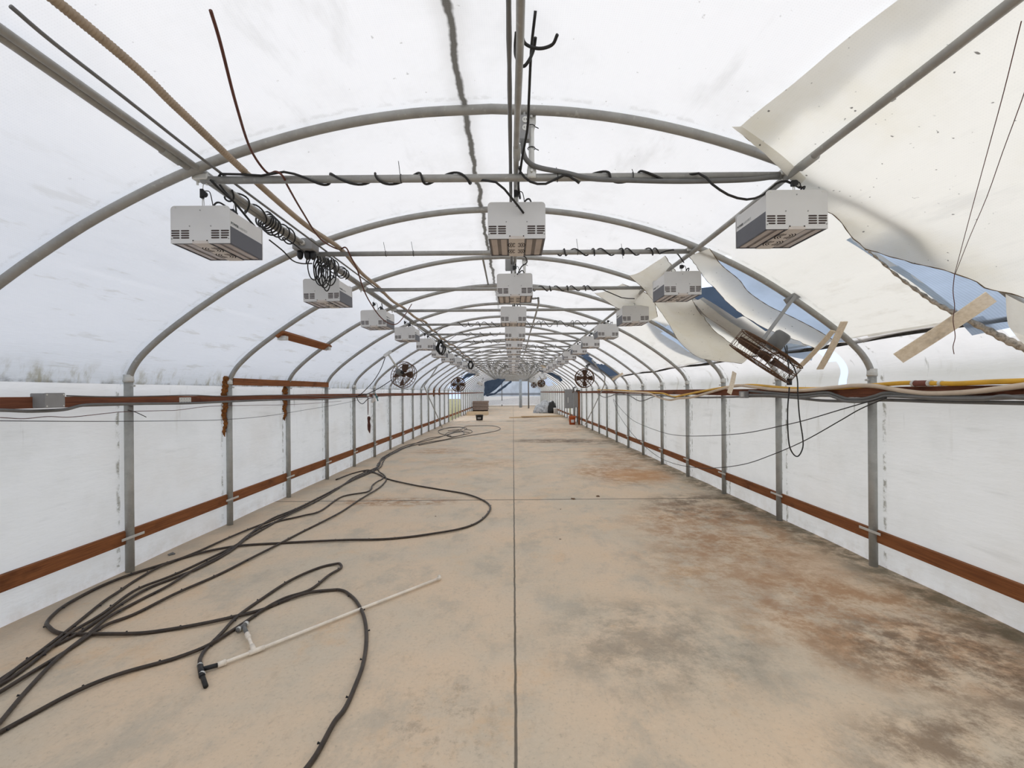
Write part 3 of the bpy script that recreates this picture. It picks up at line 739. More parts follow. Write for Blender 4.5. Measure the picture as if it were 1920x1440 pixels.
for rn, X, y0, z0, gap in ROWS:
    proto = make_light(gap)
    for i in range(NL):
        o = proto if i == 0 else copy_tree(proto)
        jx = random.uniform(-.02, .02)*(i > 0); jz = random.uniform(-.02, .02)*(i > 0)
        o.location = (X+jx, y0+1.852*i, CH+z0+jz); o.rotation_euler = (0, random.uniform(-.02, .02)*(i > 0), random.uniform(-.05, .05)*(i > 0))
        extra = {0: 'largest and nearest the camera'}.get(i, '%s from the camera' % ORD[i])
        tag(o, 'white box grow light with fans beneath in the %s row, %s' % (rn, extra), 'grow light', '%s row of hanging grow lights' % rn)
    if rn == 'left': pl = proto
for (px, py, d, ry, rx, lab) in ((892, 705, 26.5, .1, .5, 'grow light tipped forward beyond the left row'), (899, 722, 29, .5, .7, 'low hanging tilted grow light beyond the left fan'), (962, 700, 27, 0, .6, 'tipped grow light at the far end of the middle row'), (1020, 697, 27, -.2, .4, 'tipped grow light at the far end of the right row'), (1021, 712, 30, -.4, .8, 'low hanging tilted grow light on the right before the far fan')):
    o = copy_tree(pl); o.location = P(px, py, d); o.rotation_euler = (rx, ry, .2); tag(o, lab, 'grow light', 'tipped grow lights at the far end')
#@@CABLES
# ------------------------------------------------------------------ roof cables and conduits
ty = lambda k: BY[k]+.05
D('conduit', [(-1.978, y, z) for y, z in ((-1.2, ZP+.004), (.5, ZP-.004), (1.6, ZP+.002), (2.7, ZP), (3.5, ZP-.003), (4.24, ZP))] and [Vector((-1.985, y, ZP+.002*math.sin(y*3))) for y in (-1.2, .5, 1.6, 2.7, 3.5, 4.22)], .019, GALV, 'grey conduit running beside the left pipe into the grey junction box', 'conduit')
D('conduit', [Vector((-1.985, 4.40+q, ZP+.004*math.sin(q*1.3))) for q in range(0, 50, 2)], .016, GREYB, 'grey conduit leaving the far side of the roof junction box', 'conduit')
tan = [PX(200, 80, -1.72), PX(333, 203, -1.72)]+[Vector((-1.72+.05*math.sin(k*1.9)-(.03*k if k < 4 else .1), y, ZT+.05+.0*k)) for k, y in enumerate([ty(j) for j in range(0, 16)])]
q = []
for a, b in zip(tan, tan[1:]): q += [a]+([a.lerp(b, .5)-Vector((0, 0, .035))] if a.y > 2.7 else [])
tan = [Vector((-1.72, .6, ZT+.06))]+q+[tan[-1]]
TN = len(cr_spline(tan, 60))
tc_ = cr_spline(tan, 12); fine_ = [tc_[0]]
for a, b in zip(tc_, tc_[1:]):
    m_ = max(1, int((b-a).length/.0035)) if b.y < 2.9 else 1
    fine_ += [a.lerp(b, (j+1)/m_) for j in range(m_)]
bm = bmesh.new(); tube(bm, fine_, .021, 9, rf=lambda i, n, L: .020+(.0025*math.sin(L*390) if L < 2.3 else .001)); tag(obj('flexible_conduit', bm, TANC, smooth=True), 'tan corrugated conduit lying across the cross pipes left of the ridge', 'conduit')
D('cable', [PX(20, 12, -1.865), PX(100, 80, -1.865), PX(233, 183, -1.865)]+[Vector((-1.865+.01*j, ty(j), ZT+.035)) for j in range(0, 14)], .0085, GREYC, 'thin dark cable laid over the cross pipes left of the tan conduit', 'cable', n=4)
D('brown_cord', [(395, 20, 1.72), (413, 80, 1.86), (443, 197, 2.18), (470, 280, 2.58), (500, 323, 2.86), (518, 322, 2.84), (530, 330, 2.83), (540, 350, 2.95), (567, 397, 3.4), (600, 447, 3.9), (633, 467, 4.38), (648, 464, 4.34), (657, 480, 4.4), (670, 506, 4.6), (679, 535, 4.9), (691, 562, 5.2), (712, 593, 5.6), (731, 607, 6.0), (746, 606, 6.2), (761, 588, 6.6), (772, 570, 7.2)], .007, BROWNC, 'reddish brown cord swooping down the left of the roof over two cross pipes', 'cord')
for k, (px_, py_, d_) in enumerate(((463, 322, 2.84), (452, 332, 2.84), (418, 336, 2.84))):
    pass
# wraps round the left pipe
def wrap(c0, c1, R, turns, r, label, pre=(), post=(), jit=.6, ph=0, mat=None, cat='cable', grp=None, name='cable'):
    pts = [Vector(p) for p in pre]+helix(c0, c1, R, turns, 10, jit, ph)+[Vector(p) for p in post]
    return tag(T(name, pts, r, mat or BLACK, None, 7, 2), label, cat, grp)
G1 = 'black power cables wound around the cross pipes'
def tw(k, X0, X1, turns, label, pre=(), post=(), ph=0, R=.033, r=.0065, jit=.8):
    return wrap((X0, ty(k), ZT), (X1, ty(k), ZT), R, turns, r, label, pre, post, jit, ph, grp=G1)
tw(0, -1.33, -.22, 4.5, 'black cable wound round the left half of the nearest cross pipe', pre=[(-1.95, 3.1, ZP-.07), (-1.93, 2.95, ZT+.0), (-1.86, 2.85, ZT+.025), (-1.6, 2.85, ZT+.012), (-1.45, 2.84, ZT+.03)], post=[(-.1, 2.83, ZT-.05), (0, 2.9, ZT-.12), (.08, 3.0, ZT-.18)], r=.0075)
tw(0, .34, 1.05, 2.5, 'black cable wound round the right half of the nearest cross pipe, ending in a loop', pre=[(.055, 2.86, ZT+.06), (.06, 2.83, ZT+.01), (.12, 2.84, ZT-.045), (.22, 2.86, ZT-.05)], post=[P(1310, 325, 2.84), P(1335, 345, 2.8), P(1365, 365, 2.8), P(1400, 374, 2.8), P(1430, 366, 2.83), P(1455, 345, 2.86), P(1475, 340, 2.85), P(1500, 352, 2.9)], r=.0075)
D('flexible_conduit', [(980, 262, 2.78), (981, 285, 2.8), (990, 303, 2.82), (1010, 314, 2.84), (1060, 324, 2.86), (1110, 335, 2.86), (1180, 338, 2.86), (1280, 340, 2.86), (1400, 337, 2.86), (1460, 330, 2.86)], .0155, GREYC, 'thick dark grey flexible conduit curving from the roof outlet along the nearest cross pipe', 'conduit')
tw(1, .42, 1.5, 8, 'black cable coiled in tight springs on the right half of the second cross pipe', post=[P(1262, 468, 4.4), P(1282, 492, 4.6)], ph=1, jit=2.2)
tw(2, .22, 1.1, 8, 'black cable bunched in three clusters on the right of the third cross pipe', post=[P(1130, 543, 5.9), P(1165, 558, 6.0), P(1190, 560, 6.0)], ph=2, jit=2.6)
D('cable', [(975, 478, 4.6), (985, 482, 4.6), (988, 492, 4.7), (978, 500, 4.8), (970, 515, 4.85)], .006, BLACK, 'short black cord looping behind the nearest middle light', 'cord')
for k, (xa, xb, tn, lab) in {4: (-1.1, -.25, 5, 'left half of the fifth'), 5: (-1.2, -.3, 4, 'left half of the sixth'), 6: (-1.2, -.3, 5, 'left half of the seventh')}.items():
    tw(k, xa, xb, tn, 'black cable wound round the %s cross pipe' % lab, pre=[(-1.95, ty(k)+.1, ZP-.1), (-1.7, ty(k), ZT-.22), (-1.4, ty(k), ZT-.05)], ph=k, jit=2, R=.045)
for k, (xa, xb, tn, lab) in {4: (.3, 1.5, 7, 'tangled on the right half of the fifth'), 7: (.3, 1.4, 6, 'tangled on the right half of the eighth'), 8: (-1.3, 1.3, 8, 'strung along the whole ninth'), 10: (.3, 1.5, 6, 'tangled on the right half of the eleventh'), 11: (-1.4, -.2, 6, 'tangled on the left half of the twelfth')}.items():
    tw(k, xa, xb, tn, 'black cable %s cross pipe' % lab, ph=k, jit=3, R=.06)
for k, y in ((12, 0), (13, 0), (14, 0), (15, 0), (17, 0), (19, 0)):
    tw(k, -1.6+random.random()*.4, 1.4+random.random()*.3, 11, 'black cable wound among the distant cross pipes', ph=k, jit=3, R=.075, r=.011)
# little upright tie ends on the cross pipes
for (px_, py_, k, h_) in ((722, 470, 1, 16), (774, 470, 1, 17), (750, 327, 0, 25), (1084, 470, 1, 22), (1168, 485, 1, 28), (1046, 322, 0, 8), (1188, 325, 0, 8)):
    a_ = P(px_, py_, ty(k)-.03); b_ = P(px_-3, py_-h_, ty(k)-.03)
    bm = bmesh.new(); tube(bm, [a_, b_], .0022, 5); c_ = Vector((a_.x, ty(k), ZT))
    tube(bm, [c_+Vector((0, .027*math.cos(t), .027*math.sin(t))) for t in [j*.63 for j in range(11)]], .0025, 5)
    tag(obj('cable_tie', bm, BLKPL), 'black cable tie with its end sticking up from the %s cross pipe' % ORD[k], 'cable tie', 'cable ties on the cross pipes')
# coils round the left pipes
L0 = (-2.01, 3.05, ZP)
D('cable', [(395, 338, 2.86), (402, 345, 2.86), (420, 362, 2.95), (440, 380, 3.05), (465, 410, 3.2), (478, 425, 3.3)], .008, BLACK, 'black cable running down beside the left pipe behind the nearest left light', 'cable')
wrap((-2.01, 3.12, ZP), (-2.01, 3.62, ZP-.01), .052, 2.4, .0065, 'black cable looped loosely round the left pipe just beyond the nearest light', jit=.3, grp='black cable coils on the left pipe')
wrap((-2.01, 3.60, ZP-.01), (-2.01, 3.76, ZP-.03), .070, 4.6, .0065, 'thick knot of black cable coils on the left pipe before the junction box', jit=1.2, grp='black cable coils on the left pipe')
wrap((-2.01, 3.80, ZP-.02), (-2.01, 4.05, ZP-.01), .064, 2.5, .0065, 'black cable coils on the left pipe touching the junction box', post=[(-1.93, 4.15, ZP-.12), (-1.95, 4.22, ZP-.2), (-1.98, 4.3, ZP-.13)], jit=.5, grp='black cable coils on the left pipe')
wrap((-2.0, 4.75, ZP-.01), (-2.0, 5.05, ZP-.01), .066, 2.6, .0065, 'black cable coil on the left pipe beside the second left light', pre=[(-1.97, 4.5, ZP-.10), (-1.97, 4.62, ZP-.13)], jit=.5, grp='black cable coils on the left pipe')
wrap((-2.0, 5.15, ZP-.01), (-2.0, 5.3, ZP-.02), .062, 2.2, .0065, 'small black cable coil on the left pipe past the second left light', jit=.5, grp='black cable coils on the left pipe')
D('cable', [(505, 450, 3.6), (530, 470, 3.8), (548, 488, 4.0), (565, 494, 4.15), (585, 494, 4.25)], .006, BLACK, 'black cable sagging below the left pipe to the junction box plugs', 'cable')
# junction box with plugs
jb = empty('junction_box', (-1.99, 4.30, ZP))
bm = bmesh.new(); box(bm, -.10, .09, -.07, .09, -.055, .05, .006); obj('box', bm, GREYB, jb)
bm = bmesh.new(); tube(bm, [(.005, -.10, 0), (.005, -.06, 0)], .025, 10); obj('conduit_fitting', bm, BRIGHT, jb, True)
for k, x in enumerate((-.055, .01, .06)):
    bm = bmesh.new(); lathe(bm, [(0, -.055), (.026, -.056), (.030, -.085), (.026, -.115), (.012, -.135), (0, -.137)], 12, (x, .01*k, 0)); obj('plug', bm, BLKPL, jb, True)
tag(jb, 'grey box on the left roof pipe with black plugs hanging from it', 'junction box')
bx = Vector((-1.93, 4.42, ZP-.05))
for k in range(9):
    random.seed(30+k); w_ = random.uniform(.03, .10); dp = random.uniform(.22, .34); ox = -.03+.012*k
    pts = [bx+Vector((ox-w_*.4, .03*k, -.02)), bx+Vector((ox-w_, .02*k, -dp*.4)), bx+Vector((ox-w_*.7, .02*k, -dp*.85)), bx+Vector((ox, .02*k, -dp)), bx+Vector((ox+w_*.6, .02*k, -dp*.8)), bx+Vector((ox+w_*.7, .02*k, -dp*.4)), bx+Vector((ox+w_*.3, .02*k, .0))]
    D('cord_loop', pts, .0058, BLACK, 'black cord hanging in the bundle under the roof junction box', 'cord', 'bundle of black cords under the roof junction box')
for (px_, py_, d_, n_, lab) in ((826, 648, 9.3, 6, 'above the fourth left light'), (882, 682, 15.5, 6, 'far down the left pipe')):
    for k in range(n_):
        c_ = P(px_, py_, d_); s_ = d_/9.3
        pts = [c_+Vector((random.uniform(-.06, .06), .02*k, .12))*1, c_+Vector((random.uniform(-.1, -.04), .02*k, -.05)), c_+Vector((random.uniform(-.03, .03), .02*k, -.18)), c_+Vector((random.uniform(.04, .1), .02*k, -.04)), c_+Vector((random.uniform(-.05, .05), .02*k, .12))]
        D('cord_loop', pts, .011, BLACK, 'black cord in the dark bunch hanging %s' % lab, 'cord', 'bunch of black cords %s' % lab)
# ridge: conduit, outlet, strut, cables
D('flexible_conduit', [Vector((-.005, y, z)) for y, z in ((-.5, ZP+.02), (1, ZP+.03), (2.0, ZP+.035), (2.83, ZP+.03), (3.2, ZP), (4.4, ZP-.01), (6, ZP-.01))], .011, GREYC, 'narrow dark corrugated conduit strapped to the left of the ridge pipe', 'conduit', rf=lambda i, n, L: .011+.0012*math.sin(L*600))
D('cable', [(1004, 20, 2.15), (996, 95, 2.28), (992, 180, 2.45), (989, 240, 2.6), (980, 290, 2.75), (976, 318, 2.84), (972, 345, 2.95), (975, 372, 3.1)], .0075, BLACK, 'black cable hanging beside the ridge pipe toward the nearest cross pipe', 'cable')
D('cord_loop', [(968, 60, 2.15), (966, 88, 2.2), (968, 108, 2.2), (980, 124, 2.22), (990, 116, 2.2), (1000, 95, 2.2), (1004, 70, 2.15)], .008, BLACK, 'black cord loop slung round the ridge pipe at the top edge', 'cord')
D('cord_loop', [(978, 60, 2.1), (985, 82, 2.15), (1010, 91, 2.15), (1035, 84, 2.15), (1045, 65, 2.1)], .008, BLACK, 'black cord loop swinging right of the ridge pipe at the top edge', 'cord')
ob = empty('outlet_box', (.085, 2.80, CH+1.69))
bm = bmesh.new(); box(bm, -.032, .032, -.0, .05, -.10, .055, .004); obj('box', bm, GREYB, ob)
for z_ in (.022, -.028):
    bm = bmesh.new(); tube(bm, [(0.005, -.004, z_), (.005, .002, z_)], .019, 14); s_ = obj('socket', bm, TAN, ob)
    bm = bmesh.new()
    for x_ in (-.002, .012): box(bm, x_-.0015, x_+.0015, -.006, -.003, z_-.004, z_+.006)
    obj('socket_slot', bm, DARK, s_)
bm = bmesh.new(); tube(bm, [(0, .02, .055), (0, .02, .09)], .009, 8); obj('conduit_fitting', bm, GALV, ob)
tag(ob, 'grey outlet box with two round sockets beside the ridge pipe under the nearest arch', 'outlet box')
def strut(X, k, label, grp=None):
    t = empty('flattened_strut', (X, BY[k], CH)); zt = 1.775; zb = 1.37
    bm = bmesh.new(); rows = []
    for u in [i/16 for i in range(17)]:
        z = zb+(zt-zb)*u; e = min(u, 1-u)
        fx, fy = (.030, .006) if e < .14 else ((.030-(e-.14)/.12*.012, .006+(e-.14)/.12*.012) if e < .26 else (.018, .018))
        rows.append([bm.verts.new((fx*math.cos(a), .025+fy*math.sin(a), z)) for a in [j*2*math.pi/12 for j in range(12)]])
    for a, b in zip(rows, rows[1:]):
        for j in range(12): bm.faces.new((a[j], a[(j+1) % 12], b[(j+1) % 12], b[j]))
    bm.faces.new(rows[0]); bm.faces.new(list(reversed(rows[-1]))); bmesh.ops.recalc_face_normals(bm, faces=bm.faces); obj('strut', bm, BRIGHT, t, True)
    for z in (zt-.02, zb+.04):
        bm = bmesh.new(); tube(bm, [(0, .0, z), (0, .05, z)], .009, 6); obj('bolt', bm, BRIGHT, t)
    for z in (1.70, 1.56):
        bm = bmesh.new(); tube(bm, [(.024*math.cos(a), .025+.024*math.sin(a), z) for a in [j*.63 for j in range(11)]]+[(.045, .01, z-.02)], .003, 5); obj('cable_tie', bm, BLKPL, t)
    tag(t, label, 'strut', grp)
strut(.13, 0, 'silver flattened strut joining the nearest arch to its cross pipe right of the ridge', 'flattened ridge struts')
strut(.165, 2, 'silver flattened strut behind the nearest middle light', 'flattened ridge struts')
D('bent_pipe', [(985, 553, 7.4), (999, 560, 7.5), (1010, 568, 7.8), (993, 627, 12), (986, 655, 16), (978, 675, 20)], .018, GALV, 'crooked grey pipe slanting down the middle of the roof from the second middle light', 'pipe', n=3)
D('prop_pipe', [(905, 483, 5.85), (915, 532, 7.45)], .014, GALV, 'thin grey prop pipe between arches left of the middle lights', 'pipe', n=1)
D('brace_pipe', [PS(823, 683, -.05), PS(810, 703, -.05), P(795, 724, 17.8), PF(829, 801, .01)], .022, POST, 'bent grey brace leaning from the left roof down to the floor', 'brace', n=1)
D('brace_pipe', [PS(1110, 676, -.05), PS(1128, 700, -.05), P(1133, 722, 16.4), P(1097, 796, 20.9)], .02, POST, 'grey brace leaning from the right arches down to the floor', 'brace', n=2)
rb = empty('ridge_box', P(955, 497, 4.95))
bm = bmesh.new(); box(bm, -.045, .045, -.03, .03, -.06, .06, .005); obj('box', bm, GREYB, rb)
bm = bmesh.new(); tube(bm, [(.03, 0, -.05), (.07, 0, -.02), (.06, 0, .05)], .008, 6, 4); obj('cord', bm, BLACK, rb)
tag(rb, 'square grey box left of the ridge pipe between the first and second middle lights', 'junction box')
# ------------------------------------------------------------------ left wall fittings
bxx = XPL+.078
gb = empty('rail_box', PX(95, 751, bxx+.06))
bm = bmesh.new(); box(bm, -.085, .03, -.075, .075, -.055, .058, .005); obj('box', bm, GREYB, gb)
bm = bmesh.new(); box(bm, .03, .038, -.077, .077, -.057, .06, .003); obj('lid', bm, GREYB, gb)
bm = bmesh.new()
for y_ in (-.064, .064):
    for z_ in (-.043, .046): tube(bm, [(.036, y_, z_), (.040, y_, z_)], .006, 8)
obj('screw', bm, BRIGHT, gb)
tag(gb, 'square grey lidded box mounted on the left timber rail nearest the camera', 'junction box')
XX = XPL+.095
D('conduit', [PX(x, y, XX) for x, y in ((-60, 770), (0, 769), (60, 771), (120, 768), (155, 760), (200, 758), (275, 757), (360, 756), (450, 752), (545, 749), (600, 749), (645, 746), (690, 745))], .013, GREYC, 'grey conduit clipped along the lower edge of the left timber rail', 'conduit')
D('cable', [PX(x, y, XX-.02) for x, y in ((125, 742), (200, 744), (280, 743), (360, 741), (420, 743), (500, 741), (560, 741), (620, 743), (680, 741), (740, 741))], .006, GREYC, 'thin grey cable stapled along the top edge of the left timber rail', 'cable')
D('wire', [PX(x, y, XX-.02) for x, y in ((-40, 784), (0, 783), (45, 785), (90, 781), (133, 782), (200, 775), (233, 772), (300, 770), (333, 769), (380, 763), (413, 761), (470, 760), (560, 758), (640, 752))], .003, BROWNC, 'upper of two thin wires sagging under the left timber rail', 'wire')
D('wire', [PX(x, y, XX) for x, y in ((-40, 789), (0, 789), (120, 790), (233, 790), (330, 789), (417, 787), (500, 780), (570, 769), (640, 757), (680, 748))], .003, BLACK, 'lower of two thin wires sagging under the left timber rail', 'wire')
D('cable_tie', [PX(x, y, XX) for x, y in ((240, 769), (255, 773), (274, 782))], .004, BLKPL, 'black cable tie end poking down beside the nearest left post', 'cable tie', n=2)
for px_, y0 in ((347, 751), (690, 741), (705, 742)):
    c_ = PX(px_, y0, XPL+.078); bm = bmesh.new(); box(bm, c_.x-.001, c_.x+.005, c_.y-.09, c_.y+.09, c_.z-.035, c_.z+.035, .002); o = tag(obj('mending_plate', bm, BRIGHT), 'perforated metal plate on the left timber rail, %s' % {347: 'nearest one, between the first two posts', 690: 'above the brown coiled cord', 705: 'beside the white rag'}[px_], 'plate', 'metal plates on the left rail')
    bm = bmesh.new()
    for a_ in (-.06, -.02, .02, .06):
        for b_ in (-.018, .018): tube(bm, [(c_.x+.004, c_.y+a_, c_.z+b_), (c_.x+.0065, c_.y+a_, c_.z+b_)], .004, 6)
    obj('nail', bm, DARK, o)
def foam(k, z0, z1, label, r0=.022):
    X = XPL-.0; pts = []; n = 16
    for i in range(n+1):
        z = z0+(z1-z0)*i/n
        pts.append(Vector((XPL-.030-.012*math.sin(i*1.3), BY[k]-.045, z)))
    pts[-1].x = XPL+.0
    tag(T('foam_drip', pts, r0, FOAM, None, 8, 3, rf=lambda i, m, L: r0*(.45+.75*(i/m)**.7)*(1+.22*math.sin(i*1.9))*(.35 if i < 2 else 1)), label, 'foam', 'brown foam runs on the left posts')
foam(2, CH-.56, CH+.23, 'long rusty brown foam run down the second left post', .034)
foam(3, CH-.45, CH+.10, 'shorter rusty brown foam run down the third left post', .034)
for kk, (z0, z1) in {12: (-.2, .45), 13: (-.15, .5)}.items(): foam(kk, CH+z0, CH+z1, 'rusty brown foam run on a distant left post, %s one' % ('nearer' if kk == 12 else 'farther'), .04)
# coiled cord, rag, clip
hc = empty('coiled_cord', PX(690, 790, XPL+.10)); 
bm = bmesh.new(); tube(bm, [(0, -.02, .64), (0, -.01, .30), (0, .0, .16)], .006, 6, 3); tube(bm, [(0, .04, .64), (0, .03, .30), (0, .01, .16)], .006, 6, 3); obj('hanging_strand', bm, BROWNC, hc)
bm = bmesh.new()
for k in range(5):
    w_ = .03+.008*k; z0 = -.22-.02*k
    tube(bm, [(.01*k, 0, .12), (.01*k, w_, .08), (.01*k, .012, .0), (.01*k, -w_*.9, -.10), (.01*k, 0, z0), (.01*k, w_, -.12), (.01*k, -.01, .0), (.01*k, -w_, .08), (.01*k, 0, .12)], .008, 6, 5)
obj('coil', bm, BROWNC, hc)
bm = bmesh.new(); tube(bm, helix((.02, 0, -.02), (.02, 0, .03), .025, 4), .008, 6, 1); obj('wrap', bm, BROWNC, hc)
tag(hc, 'reddish brown cord tied in a hank and hung on the left rail', 'cord')
bm = bmesh.new(); c_ = PX(700, 748, XPL+.11)
bmesh.ops.create_icosphere(bm, subdivisions=3, radius=.10, matrix=Matrix.Translation(c_)@Matrix.Diagonal((.4, 1.1, 1, 1)))
for v in bm.verts: v.co += Vector((mnoise.noise(v.co*9), mnoise.noise(v.co*8+Vector((4, 0, 0))), mnoise.noise(v.co*7)))*.06
tag(obj('rag', bm, CLOTH, smooth=True), 'crumpled white rag stuffed on the left rail beside the teal clamp', 'rag')
cl = empty('spring_clamp', PX(706, 744, XPL+.15)); 
for s_ in (1, -1):
    bm = bmesh.new(); tube(bm, [(0, -.10, .05*s_+.02), (0, 0, 0), (0, .12, -.06-.05*s_)], .016, 6); obj('handle', bm, TEAL, cl)
tag(cl, 'teal plastic spring clamp on the left rail', 'clamp')
D('cable', [(724, 664, 10.5), (715, 690, 10.4), (700, 715, 10.4), (680, 736, 10.4), (671, 742, 10.4)], .009, BLACK, 'black cable drooping from the left fan bracket to the timber rail', 'cable')
D('cable', [(671, 742, 10.4), (690, 738, 10.5), (712, 727, 10.6), (735, 712, 10.7)], .009, BLACK, 'black cable curving from the left rail up to the left fan', 'cable')
D('cable', [(668, 742, 10.0), (672, 752, 10), (680, 757, 10), (690, 748, 10), (700, 745, 10)], .008, BLACK, 'black cable looped under the left rail by the white rag', 'cable')
# ------------------------------------------------------------------ right wall services
XW = XPR-.105
def W(pts, X): return [PX(x, y, X) for x, y in pts]
yh = tag(T('yellow_hose', W([(1990, 711), (1925, 714), (1860, 716), (1800, 719), (1765, 719), (1700, 718), (1640, 722), (1560, 728), (1480, 728), (1410, 722), (1370, 725), (1320, 733), (1280, 741), (1262, 744), (1245, 738), (1225, 736), (1200, 735), (1170, 732), (1140, 731), (1120, 731)], XW), .0195, YELL, None, 10, 6), 'yellow hose running along the top of the right timber rail', 'hose')
c_ = PX(1729, 718.5, XW); a_ = PX(1714, 719, XW); b_ = PX(1744, 718.5, XW)
bm = bmesh.new(); tube(bm, [a_, b_], .026, 10); obj('hose_coupling', bm, BRS, yh)
for p_ in (a_, b_):
    bm = bmesh.new(); tube(bm, [p_-Vector((0, .012, 0)), p_+Vector((0, .012, 0))], .029, 10); obj('hose_clamp', bm, BRIGHT, yh)
c_ = PX(1764, 719, XW); bm = bmesh.new(); tube(bm, [c_-Vector((0, .012, 0)), c_+Vector((0, .012, 0))], .024, 10); obj('pipe_clip', bm, BRIGHT, yh)
D('cream_hose', W([(1990, 714), (1925, 722), (1880, 728), (1830, 734), (1790, 737), (1740, 738), (1700, 734), (1670, 729), (1640, 724), (1600, 723), (1560, 727), (1500, 732), (1450, 730), (1410, 725), (1380, 723), (1340, 733), (1305, 743), (1290, 746), (1272, 747), (1255, 750), (1235, 745), (1215, 737), (1180, 735), (1150, 733)], XW-.02), .021, CREAMH, 'cream hose draped along the right rail below the yellow hose', 'hose')
GP = 'grey cables along the right rail'
D('cable', W([(1990, 745), (1925, 744), (1860, 746), (1800, 745), (1740, 743), (1665, 737), (1640, 743), (1618, 748), (1590, 748), (1570, 742), (1548, 736), (1500, 740), (1450, 737), (1405, 733)], XW-.012), .017, GREYC, 'upper dark grey cable sagging twice below the hoses on the right wall', 'cable', GP)
D('cable', W([(1990, 741), (1920, 746), (1880, 743), (1840, 748), (1760, 747), (1665, 743), (1640, 750), (1615, 753), (1585, 752), (1565, 745), (1546, 741), (1500, 745), (1450, 741), (1405, 740)], XW-.045), .015, GREYC, 'lower dark grey cable sagging beside it on the right wall', 'cable', GP)
D('conduit', W([(1990, 757), (1925, 756), (1760, 753), (1660, 750), (1600, 752), (1540, 751), (1490, 746), (1430, 743), (1350, 745), (1300, 745), (1220, 741), (1150, 740)], XW+.02), .015, GREYC, 'grey conduit below all cables along the right wall', 'conduit')
D('cable', [(1270, 747, 9.3), (1240, 741, 10), (1225, 744, 11), (1200, 752, 12), (1180, 742, 13), (1160, 738, 14), (1135, 745, 15), (1120, 738, 16)], .012, GREYC, 'grey cable swagging along the far part of the right rail', 'cable', GP)
D('cable', [PX(x, y, 3.36) for x, y in ((1662, 745), (1647, 748), (1580, 767), (1513, 787), (1467, 798), (1397, 812), (1330, 817), (1280, 817), (1240, 810), (1190, 790), (1167, 770), (1150, 748))], .0055, BLACK, 'upper of two thin black cables swagging across the right wall', 'cable', 'thin black swagged cables')
D('cable', [PX(x, y, 3.34) for x, y in ((1662, 746), (1613, 767), (1573, 790), (1507, 827), (1447, 853), (1397, 870), (1347, 877), (1307, 877), (1260, 868), (1225, 850), (1187, 815), (1160, 777), (1150, 750))], .0055, BLACK, 'lower of two thin black cables swagging across the right wall', 'cable', 'thin black swagged cables')
nb = empty('wall_box', PX(1395, 740, XW-.03))
bm = bmesh.new(); box(bm, -.035, .03, -.08, .08, -.05, .05, .005); obj('box', bm, GREYB, nb)
bm = bmesh.new(); box(bm, -.042, -.034, -.06, .02, -.03, .035, .003); tube(bm, [(-.045, -.02, 0), (-.041, -.02, 0)], .02, 10); obj('cover', bm, BRIGHT, nb)
tag(nb, 'small grey electrical box on the right rail beside the short hanging lath', 'junction box')
# ------------------------------------------------------------------ circulation fans
def torus_pts(R, z, n=40): return [Vector((R*math.cos(2*math.pi*k/n), R*math.sin(2*math.pi*k/n), z)) for k in range(n+1)]
def make_fan(R, wr=.0022, rings=5, spokes=44):
    r = empty('fan'); th = R*.56
    bm = bmesh.new()
    for z in (-th/2, 0, th/2): tube(bm, torus_pts(R, z), wr*2.2, 5, cap=False)
    for q in range(1, rings):
        rr = R*q/rings
        for s in (-1, 1): tube(bm, torus_pts(rr, s*(th/2+.012*(1-q/rings)), 28), wr*.9, 4, cap=False)
    for k in range(spokes):
        a = 2*math.pi*k/spokes; c, s = math.cos(a), math.sin(a)
        tube(bm, [(.04*c, .04*s, -th/2-.012), (R*.9*c, R*.9*s, -th/2-.004), (R*c, R*s, -th/2+.02), (R*c, R*s, th/2-.02), (R*.9*c, R*.9*s, th/2+.004), (.04*c, .04*s, th/2+.012)], wr, 4)
    obj('cage', bm, RUST, r)
    for k in range(4):
        bm = bmesh.new(); a0 = k*math.pi/2; rows = []
        for i in range(7):
            u = i/6; rad = .07+(R*.9-.07)*u; hw = .40-.10*u+.12*math.sin(u*3)
            row = []
            for j in range(6):
                v = j/5-.5; a = a0+v*2*hw*.8; row.append(bm.verts.new((rad*math.cos(a), rad*math.sin(a), v*.07*(1-.3*u)+.004)))
            rows.append(row)
        for p_, q_ in zip(rows, rows[1:]):
            for j in range(5): bm.faces.new((p_[j], p_[j+1], q_[j+1], q_[j]))
        ret = bmesh.ops.extrude_face_region(bm, geom=list(bm.faces)); bmesh.ops.translate(bm, verts=[v for v in ret['geom'] if isinstance(v, bmesh.types.BMVert)], vec=(0, 0, .003))
        obj('blade', bm, RUSTD, r, True)
    bm = bmesh.new(); lathe(bm, [(0, -.03), (.05, -.03), (.055, .03), (.02, .04), (0, .04)], 16); obj('hub', bm, RUSTD, r, True)
    bm = bmesh.new(); lathe(bm, [(0, th/2), (.055, th/2+.002), (.07, th/2+.02), (.07, th/2+.15), (.055, th/2+.17), (0, th/2+.172)], 20); mt = obj('motor', bm, GREYC, r, True)
    bm = bmesh.new(); box(bm, .045, .095, -.03, .04, th/2+.03, th/2+.13, .006); obj('wiring_box', bm, BLKPL, mt)
    return r
def orient(o, c, ax, up=(0, 0, 1)):
    z = Vector(ax).normalized(); x = Vector(up).cross(z).normalized(); y = z.cross(x)
    o.matrix_world = Matrix(((x.x, y.x, z.x, c.x), (x.y, y.y, z.y, c.y), (x.z, y.z, z.z, c.z), (0, 0, 0, 1)))
